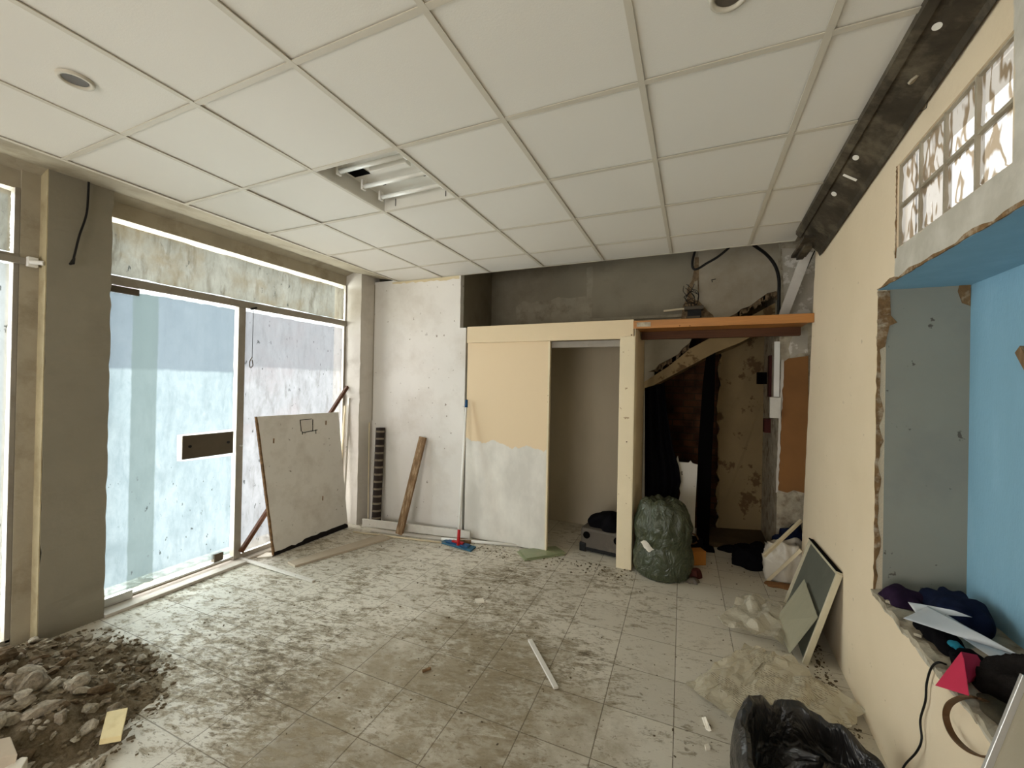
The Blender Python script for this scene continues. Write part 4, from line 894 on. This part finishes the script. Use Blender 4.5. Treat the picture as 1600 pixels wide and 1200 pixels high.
# timber behind
tag(MB().bar(fx(376, 866, -3.765)+Vector((0, 0, .02)), fx(543, 604, -3.745), .035, .03, (1, 0, 0)).build('diagonal_batten', M['dark_wood']), 'brown batten leaning diagonally behind the white board', 'batten')
tag(MB().bar((-3.70, 3.62, 0.0), fx(546, 622, -3.72), .03, .02, (1, 0, 0)).build('white_batten', M['white_board']), 'white batten standing upright at the right edge of the fixed pane', 'batten')
tag(MB().bar((-3.72, 3.56, 0.0), fx(539, 634, -3.755), .014, .02, (1, 0, 0)).build('thin_white_strip', M['post']), 'thin white strip standing beside the white batten', 'strip')
# mop
mp = thing('floor_mop', fz(716, 855, 0), 'flat mop with white pole and blue pad propped against the partition edge', 'mop')
m0, m1 = fz(716, 852, .045), fy(729, 627, 3.88); mj_ = m0.lerp(m1, .09)
MB().tube([mj_, m1], .014, 12).build('pole', M['white_plastic'], mp, smooth=True)
MB().tube([m0, mj_+Vector((0, 0, .02))], [.017, .016], 12).build('joint', M['red'], mp, smooth=True)
MB().tube([m0.lerp(m1, .955), m1+Vector((0, 0, .015))], [.017, .015], 12).build('grip', M['blue_grip'], mp, smooth=True)
p = [fz(687, 849, .0), fz(697, 845, .0), fz(744, 856, .0), fz(736, 863, .0)]
MB().prism(p, (0, 0, .018)).build('pad', M['mop_pad'], mp, bevel=.005)
c = (p[0]+p[2])/2; MB().prism([c.lerp(x, .7)+Vector((0, 0, .018)) for x in p], (0, 0, .012)).build('plate', M['blue_grip'], mp, bevel=.003)
MB().prism([c.lerp(x, .35)+Vector((0, 0, .03)) for x in p], (0, 0, .015)).build('hinge', M['red'], mp, bevel=.003)
# green tile
p = [fz(808, 863, 0), fz(820, 877, 0), fz(882, 868, 0), fz(865, 857, 0)]
tag(MB().prism(p, (0, 0, .012)).build('green_tile', M['green_pane'], bevel=.002), 'lower dusty green tile on the floor before the sliding door', 'tile')
tag(MB().prism([x+Vector((.012, .02, .013)) for x in p], (0, 0, .010)).build('green_tile', M['green_pane'], bevel=.002), 'upper dusty green tile on top of its twin before the sliding door', 'tile')
# ---- chalk board on the right
A, B, Cc = fr(1268, 845, -.015), fr(1312, 897, -.015), fz(1258, 1037, 0); Dd = Cc+(A-B)
Dd.z = max(Dd.z, 0)
cb = thing('framed_board', (Cc.x, Cc.y+.2, 0), 'grey green board with pale wooden frame leaning on the yellow wall', 'board')
nn_ = (B-A).cross(Cc-B).normalized()
if nn_.x > 0: nn_ = -nn_
MB().prism([A, B, Cc, Dd], -nn_*.018).build('panel', M['chalk'], cb)
for a_, c_2 in ((A, B), (B, Cc), (Dd, A)): MB().bar(a_+nn_*.001, c_2+nn_*.001, .022, .030, nn_).build('frame_bar', M['chalk_frame'], cb, bevel=.002)
MB().bar(A+nn_*.004-Vector((0, 0, -.012)), B+nn_*.004+Vector((0, 0, .012)), .006, .03, nn_).build('dark_edge', M['deep_black'], cb)
tag(MB().prism([p_ for p_ in (Cc.lerp(B, .02)+nn_*.05+Vector((-.03, .02, 0)), Cc.lerp(B, .50)+nn_*.022, A.lerp(Cc, .38)+nn_*.03, Dd.lerp(Cc, .45)+nn_*.11)], nn_*.002).build('clear_sheet', M['stiff_film']), 'stiff translucent plastic sheet propped against the grey green board', 'sheet')
# plastic film and printed sacks
pts = [fz(1118, 982, 0), fz(1225, 1022, 0), fz(1238, 955, 0), fz(1165, 935, 0)]
def facets(pts, n, amp, seed, lift, z0=.003):
    rn = random.Random(seed); P = [Vector(p) for p in pts]; b = MB(); H = {}
    def f(u, v):
        p = P[0].lerp(P[1], u).lerp(P[3].lerp(P[2], u), v); e = min(u, 1-u, v, 1-v)
        p += Vector((rn.uniform(-1, 1), rn.uniform(-1, 1), 0))*.022; p.z += lift*(.35+.65*abs(nz((u*2.2, v*2.2, 0), 1.6, seed))*2) * (1 if e > .001 else rn.uniform(.0, 1.2)) + rn.uniform(0, amp)
        p.z = max(z0, p.z); return p
    V = b.grid(f, n, n); bmesh.ops.triangulate(b.bm, faces=b.bm.faces[:]); return b
tag(facets(pts, 11, .055, 5, .07).build('plastic_film', M['film'], sub=1), 'crumpled milky plastic film beside the grey green board', 'plastic film')
pts = [fz(1073, 1072, 0), fz(1150, 1135, 0), fz(1222, 1030, 0), fz(1168, 1010, 0)]
tag(facets(pts, 13, .022, 8, .018).build('printed_sack', M['film_print'], sub=1), 'flattened beige printed sack left of the larger one', 'sack')
pts = [fz(1128, 1110, .02), fz(1300, 1172, .02), fz(1352, 1118, .02), fz(1222, 1026, .02)]
tag(facets(pts, 16, .026, 12, .03, .012).build('printed_sack', M['film_print'], sub=1), 'larger translucent printed sack spread between black bag and yellow wall', 'sack')
# big black refuse bag, mouth open
def open_bag():
    b = MB(); c = Vector((.455, 1.90, 0)); prof = [(0, .92), (.06, 1.02), (.16, 1.03), (.26, .98), (.33, .92), (.36, .86), (.345, .80), (.26, .76), (.16, .72), (.19, .55), (.27, .3), (.30, .02)]
    def f(u, v):
        a = 2*PI*u; q = v*(len(prof)-1); i = min(int(q), len(prof)-2); t = q-i
        z = prof[i][0]*(1-t)+prof[i+1][0]*t; r = prof[i][1]*(1-t)+prof[i+1][1]*t
        ca, sa = math.cos(a), math.sin(a)
        k = 1 + .10*nz((ca*1.5, sa*1.5, z*2), 1.2, 14) + .07*crease((ca*1.3, sa*1.3, z*1.5), 2.4, 3)
        zz = .66*z*(1 - .22*ca + .08*sa + .30*nz((ca*2, sa*2, 0), 1.4, 6)) + .016*crease((ca*2, sa*2, z*8), 2.2, 9)*(1 if z > .02 else 0)
        return c + Vector((.285*r*k*ca, .33*r*k*sa, max(0, zz)))
    V = b.grid(f, 110, 56, close_u=True); b.bm.faces.new(V[0][::-1]); b.bm.faces.new(V[-1]); return b
tag(open_bag().build('black_bag', M['bag_black'], smooth=True), 'big black refuse bag with an open mouth in the right foreground', 'bag')

# ---- things in the niche
SZ = NZ0+.018
def sl_(u, v, dz=0): return fz(u, v, SZ+dz)
p = sl_(1400, 957); cloth('purple_cloth', M['purple'], (XW(2.42)+.07, 2.43, SZ), .085, .07, .055, 61, 'dark purple cloth in the far corner of the niche sill', 'cloth')
cloth('navy_trousers', M['navy'], (XW(2.36)+.215, 2.36, SZ), .09, .15, .085, 62, 'navy garment bunched against the blue back of the niche', 'garment', fs=9)
cloth('black_garment', M['black_cloth'], (XW(2.1)+.075, 2.12, SZ), .05, .13, .05, 63, 'black garment crumpled along the niche sill under the white papers', 'garment', fs=12)
cloth('black_sock', M['black_cloth'], (XW(1.93)+.085, 1.94, SZ), .05, .05, .05, 64, 'small black cloth beside the pink card', 'cloth', fs=12)
cloth('teal_scrap', mat('teal fabric', (30, 120, 140), .9, .1, 8, .3, 100), (XW(2.0)+.075, 2.015, SZ+.035), .018, .025, .016, 65, 'tiny teal scrap on the black garment', 'scrap')
def sheet(name, pts, m, label, cat, amp=.004, seed=1, n=16, th=.001):
    b = crumpled(pts, n, amp, 4, seed, wob=.003); o = b.build(name, m, smooth=True, solid=th); return tag(o, label, cat)
sheet('paper_sheet', [fz(1411, 967, .775), fz(1450, 948, .80), fz(1603, 1031, .80), fz(1548, 1013, .77)], M['paper'], 'upper large white paper lying across the clothes in the niche', 'paper', .004, 3)
sheet('paper_sheet', [fz(1463, 972, .755), fz(1480, 962, .765), fz(1596, 1032, .765), fz(1550, 1030, .75)], M['paper'], 'lower white paper showing under the upper sheet in the niche', 'paper', .004, 5)
sheet('striped_note', [fz(1517, 1013, .745), fz(1545, 1014, .75), fz(1566, 1028, .75), fz(1534, 1030, .745)], M['plank'], 'small striped grey note between papers and pink card', 'paper', .003, 7)
sheet('white_envelope', [fz(1419, 942, .79), fz(1430, 958, .775), fz(1520, 966, .80), fz(1490, 955, .81)], M['paper'], 'small white envelope corner sticking out left above the big paper', 'envelope', .003, 9)
# pink folded card
pk = thing('pink_card', (XW(1.66)+.02, 1.66, SZ), 'bright crimson pink card folded over the edge of the niche sill', 'card')
q0, q1, q2_, q3, q4 = fr(1501, 1019, .035), fr(1526, 1024, .09), fr(1513, 1087, -.03), fr(1461, 1071, -.03), fr(1535, 1058, .10)
MB().prism([q0, fr(1505, 1030, .02), q2_, q3], (.002, 0, .001)).build('front_flap', M['pink'], pk)
MB().prism([q0, q1, fr(1536, 1040, .10), q4, fr(1513, 1068, .02)], (.001, 0, .002)).build('back_flap', M['pink'], pk)
cloth('knitted_sweater', M['sweater'], (XW(1.78)+.17, 1.80, SZ), .095, .11, .10, 66, 'dark ribbed knitted sweater in a heap beside the pink card', 'sweater', fs=16, fold=.3)
cloth('olive_sleeve', mat('olive fabric', (74, 66, 50), .95, .2, 20, .6, 150), (XW(1.7)+.05, 1.68, SZ), .04, .09, .03, 67, 'olive grey sleeve at the sill edge under the sweater', 'garment', fs=14)
cloth('black_trousers', M['black_cloth'], (XW(1.55)+.10, 1.56, SZ), .085, .10, .075, 68, 'black garment at the near end of the niche sill', 'garment', fs=12)
def ribbon(name, pts, w_, th, m, label, cat):
    P = spline(pts, 8); b = MB(); n = len(P)
    for i in range(n-1): pass
    V = []
    for p in P:
        V.append([b.bm.verts.new(p+Vector(d)) for d in ((-w_/2, 0, -th/2), (w_/2, 0, -th/2), (w_/2, 0, th/2), (-w_/2, 0, th/2))])
    for A_, B_ in zip(V, V[1:]):
        for k in range(4): b.bm.faces.new((A_[k], A_[(k+1) % 4], B_[(k+1) % 4], B_[k]))
    b.bm.faces.new(V[0]); b.bm.faces.new(V[-1][::-1]); return tag(b.build(name, m, smooth=False), label, cat)
ribbon('leather_belt', [fr(1545, 1098, .03), fr(1525, 1090, -.01), fr(1503, 1090, -.02), fr(1484, 1100, -.03), fr(1478, 1118, -.03), fr(1485, 1142, -.03), fr(1501, 1163, -.03), fr(1525, 1179, -.03), fr(1553, 1184, -.03), fr(1580, 1176, -.03)], .018, .006, M['strap'], 'brown belt looping down over the edge of the niche', 'belt')
cable('thin_cable', [fr(1478, 1038, .02), fr(1466, 1035, -.005), fr(1455, 1044, -.012), fr(1448, 1068, -.012), fr(1446, 1095, -.012), fr(1438, 1125, -.012), fr(1440, 1155, -.012), fr(1432, 1175, -.02), fr(1414, 1195, -.03), fr(1405, 1215, -.05)], .0035, 'thin black cable hanging from the niche down the yellow wall')
rn = random.Random(77)
for k, lab in enumerate(('grey plaster chip on the niche sill nearest the grey jamb', 'middle one of three grey plaster chips along the niche sill edge', 'grey plaster chip on the niche sill edge nearest the pink card')):
    y = 2.40-.26*k; x = XW(y)+.02
    b = MB(); Mx = Matrix.Translation((x, y, SZ-.004)) @ Matrix.Rotation(rn.uniform(0, 3), 4, 'Z')
    b.box((-.022, -.012, 0), (.022, .012, .012), Mx); tag(b.build('plaster_chip', M['render_patch'], bevel=.003), lab, 'plaster chip', 'plaster chips on the niche sill')
# batten in the niche
tag(MB().bar(fr(1596, 546, .30), wp(1.16, NZ0+.03, .22), .035, .022, (1, 0, 0)).build('niche_batten', M['grey_wood']), 'brown wooden batten leaning on the blue back at the right picture edge', 'batten')
# panel in the bottom right corner
T = fx(1606, 1058, .70); Bm = fx(1546, 1204, .62); dd = (Bm-T); low_ = T + dd*((T.z-.003)/(T.z-Bm.z)); 
lp = thing('metal_edged_panel', (low_.x, low_.y, 0), 'metal edged brown panel leaning in the bottom right corner', 'panel')
side = Vector((.0, -.55, .0))
MB().prism([T, low_, low_+side, T+side], (.012, 0, .004)).build('panel', M['void'], lp)
MB().bar(T, low_, .010, .022, (1, 0, 0)).build('metal_edge', M['bright_alu'], lp, bevel=.001)

# ---- rubble on the left
def mh(x, y):
    d = math.hypot((x+3.12)/.80, (y-.72)/.72); a = math.atan2(y-.72, x+3.12)
    r = 1 + .14*nz((math.cos(a), math.sin(a), 0), 1.6, 3)
    r *= 1+.10*nz((x, y, 0), 5, 8)+.05*nz((x, y, 0), 14, 9); k = max(0, 1-(d/r)**2); return .17*k**1.25*(1+.5*nz((x, y, 0), 3, 5)) + (.030*nz((x, y, 0), 14, 2)+.016*nz((x, y, 0), 38, 4))*min(1, k*4)
b = MB()
def mf(u, v):
    x, y = -3.684+1.40*u, -.1+1.62*v; z = mh(x, y); return Vector((x, y, z-.004 if z > .0005 else -.006))
b.grid(mf, 130, 130); tag(b.build('dirt_mound', M['soil'], smooth=True), 'low mound of loose brown dirt under the rubble', 'dirt', kind='stuff')
def rock_mesh(seed, flat):
    bm = bmesh.new(); bmesh.ops.create_icosphere(bm, subdivisions=3, radius=1); rn = random.Random(seed)
    planes = [(Vector((rn.gauss(0, 1), rn.gauss(0, 1), rn.gauss(0, 1))).normalized(), rn.uniform(.45, .85)) for _ in range(11)]
    for v in bm.verts:
        for n_, d in planes:
            q = v.co.dot(n_)
            if q > d: v.co -= n_*(q-d)
        v.co += v.co.normalized()*(.12*nz(v.co, 2.2, seed)+.07*nz(v.co, 6, seed))
        v.co.z *= flat
    me = bpy.data.meshes.new('rubble_chunk'); bm.to_mesh(me); bm.free(); me.materials.append(ROCKM[seed % 3]); return me
RK = [rock_mesh(k, (.75, .5, .62, .35)[k % 4]) for k in range(9)]
rn = random.Random(21)
def put_rock(x, y, s, k, label, group, zoff=.35):
    o = bpy.data.objects.new('rubble_chunk', RK[k]); C.objects.link(o)
    o.location = (x, y, max(0, mh(x, y)) + s*zoff*.5); o.scale = (s, s*rn.uniform(.6, .95), s*rn.uniform(.7, 1)); o.rotation_euler = (rn.uniform(-.5, .5), rn.uniform(-.5, .5), rn.uniform(0, 6.3))
    return tag(o, label, 'rubble', group)
for (u, v, s, k, lab) in ((50, 1105, .085, 0, 'large pale grey lump in the middle of the rubble pile'), (70, 1135, .075, 3, 'broad pale lump just in front of the largest rubble lump'), (18, 1100, .085, 6, 'big grey lump at the left picture edge of the rubble'), (115, 1100, .055, 0, 'rounded grey lump halfway to the cream tile'), (135, 1135, .045, 5, 'pale fist sized lump left of the cream tile'),
    (178, 1015, .035, 1, 'brown clod standing at the back edge of the dirt mound'), (120, 1092, .07, 2, 'flat slab leaning out of the dirt behind the grey lumps'), (160, 1090, .06, 1, 'long brown splinter of mortar right of the flat slab'), (150, 1180, .05, 2, 'pale slab near the bottom edge in front of the cream tile')):
    p = fz(u, v, .06); put_rock(p.x, p.y, s, k, lab, None)
cnt = 0
while cnt < 290:
    x, y = rn.uniform(-3.66, -2.38), rn.uniform(.70, 1.38)
    if math.hypot((x+3.12)/.80, (y-.72)/.72) > .98: continue
    s = min(.062, .010+.022*rn.random()+.05*rn.random()**3) * (1.45 if y < .98 and x < -2.7 else .7)
    q = rn.randrange(9); put_rock(x, y, s, q, ('small grey mortar lump lying in the rubble pile', 'small brown earth clod lying in the rubble pile', 'small pale plaster chunk lying in the rubble pile')[q % 3], ('grey lumps in the rubble pile', 'brown clods in the rubble pile', 'pale chunks in the rubble pile')[q % 3]); cnt += 1
b = MB(); rn = random.Random(31)
for _ in range(2600):
    a = rn.uniform(0, 2*PI); r = rn.random()**.45*1.12; x, y = -3.12+.80*r*math.cos(a), .72+.72*r*math.sin(a)
    if x < -3.66 or y < .3 or y > 1.46: continue
    s_ = .003+.009*rn.random()**2; z = max(0, mh(x, y))
    Mx = Matrix.Translation((x, y, z+s_*.2)) @ Matrix.Rotation(rn.uniform(0, 6), 4, 'Z') @ Matrix.Rotation(rn.uniform(-.6, .6), 4, 'X')
    b.box((-s_, -s_*.7, -s_*.45), (s_*.8, s_*.6, s_*.5), Mx)
tag(b.build('rubble_grit', M['soil']), 'fine grit and crumbs of mortar covering and surrounding the dirt mound', 'grit', kind='stuff')
# tile and brick on the rubble
def at_mound(u, v):
    p = fz(u, v, .04)
    for _ in range(4): p = fz(u, v, max(.0, mh(p.x, p.y)))
    return p
pts = [fz(167, 1112, .075), fz(200, 1105, .085), fz(190, 1149, .07), fz(156, 1155, .06)]
tag(MB().prism(pts, (.004, -.004, -.022)).build('cream_tile', M['yellow_tile'], bevel=.002), 'cream ceramic tile piece lying on the edge of the rubble', 'tile')
tag(MB().prism([fz(-20, 1158, .15), fz(17, 1150, .15), fz(28, 1178, .13), fz(-12, 1186, .13)], (.0, -.01, -.07)).build('broken_brick', M['plank'], bevel=.004), 'grey broken brick at the bottom left picture edge', 'brick')
tag(MB().prism([fz(6, 1200, .1), fz(34, 1182, .1), fz(44, 1182, .1), fz(30, 1206, .1)], (0, 0, -.05)).build('curved_tile_shard', M['shard'], bevel=.004), 'pale curved shard in the bottom left corner', 'shard')
tag(MB().prism([fz(138, 1065, .06), fz(160, 1045, .085), fz(163, 1052, .08), fz(150, 1072, .06)], (.0, 0, -.02)).build('plaster_flake', M['shard']), 'thin bright plaster flake sticking up from the dirt mound', 'flake')
# ---- scattered bits on the floor
tag(MB().bar(fz(828, 1000, .012), fz(869, 1075, .012), .028, .014, (0, 0, 1)).build('white_lath', M['white_board'], bevel=.002), 'short white wooden lath alone on the dirty floor', 'lath')
tag(MB().prism([fz(742, 937, 0), fz(755, 936, 0), fz(757, 942, 0), fz(744, 942, 0)], (0, 0, .008)).build('white_chip', M['shard']), 'small white chip on the tiles in front of the closet', 'chip')
tag(MB().bar(fz(660, 1049, .008), fz(673, 1044, .008), .012, .012).build('wood_splinter', M['chip_edge']), 'small brown splinter on the floor left of the white lath', 'splinter')
tag(MB().prism([fz(1096, 1121, .0), fz(1099, 1121, .02), fz(1108, 1143, .0), fz(1103, 1140, 0)], (.01, 0, .008)).build('white_shard', M['shard']), 'white pointed shard on the floor left of the black bag', 'shard')
tag(MB().prism([fz(1101, 1167, .0), fz(1107, 1165, .0), fz(1110, 1172, 0), fz(1103, 1173, 0)], (0, 0, .012)).build('plaster_crumb', M['shard']), 'small plaster crumb just below the white pointed shard', 'crumb')
b = MB(); rn = random.Random(8)
def crumb(x, y, s):
    Mx = Matrix.Translation((x, y, s*.3)) @ Matrix.Rotation(rn.uniform(0, 6), 4, 'Z') @ Matrix.Rotation(rn.uniform(-.4, .4), 4, 'X')
    b.box((-s, -s*.6, -s*.3), (s*.8, s*.5, s*.35), Mx)
for _ in range(900):
    x, y = rn.uniform(-3.5, .74), rn.uniform(.8, 4.5)
    if (x < -2.4 and y > 3.6) or (x < -.45 and y > 3.84) or (x < -2.3 and y < 1.55) or (x > .1 and y < 2.3): continue
    crumb(x, y, .002+.005*rn.random()**3)
for _ in range(130): crumb(rn.uniform(-1.3, -.42), min(3.87, 3.78+rn.gauss(0, .09)), .003+.008*rn.random()**2)
for _ in range(200): crumb(min(.765, .72+rn.gauss(0, .03)), rn.uniform(2.5, 3.5), .003+.007*rn.random()**2)
for _ in range(90): crumb(rn.uniform(-2.4, -1.6), 3.70+rn.gauss(0, .08), .003+.006*rn.random()**2)
tag(b.build('floor_crumbs', M['crumb']), 'fine brown crumbs scattered over the floor tiles', 'crumbs', kind='stuff')
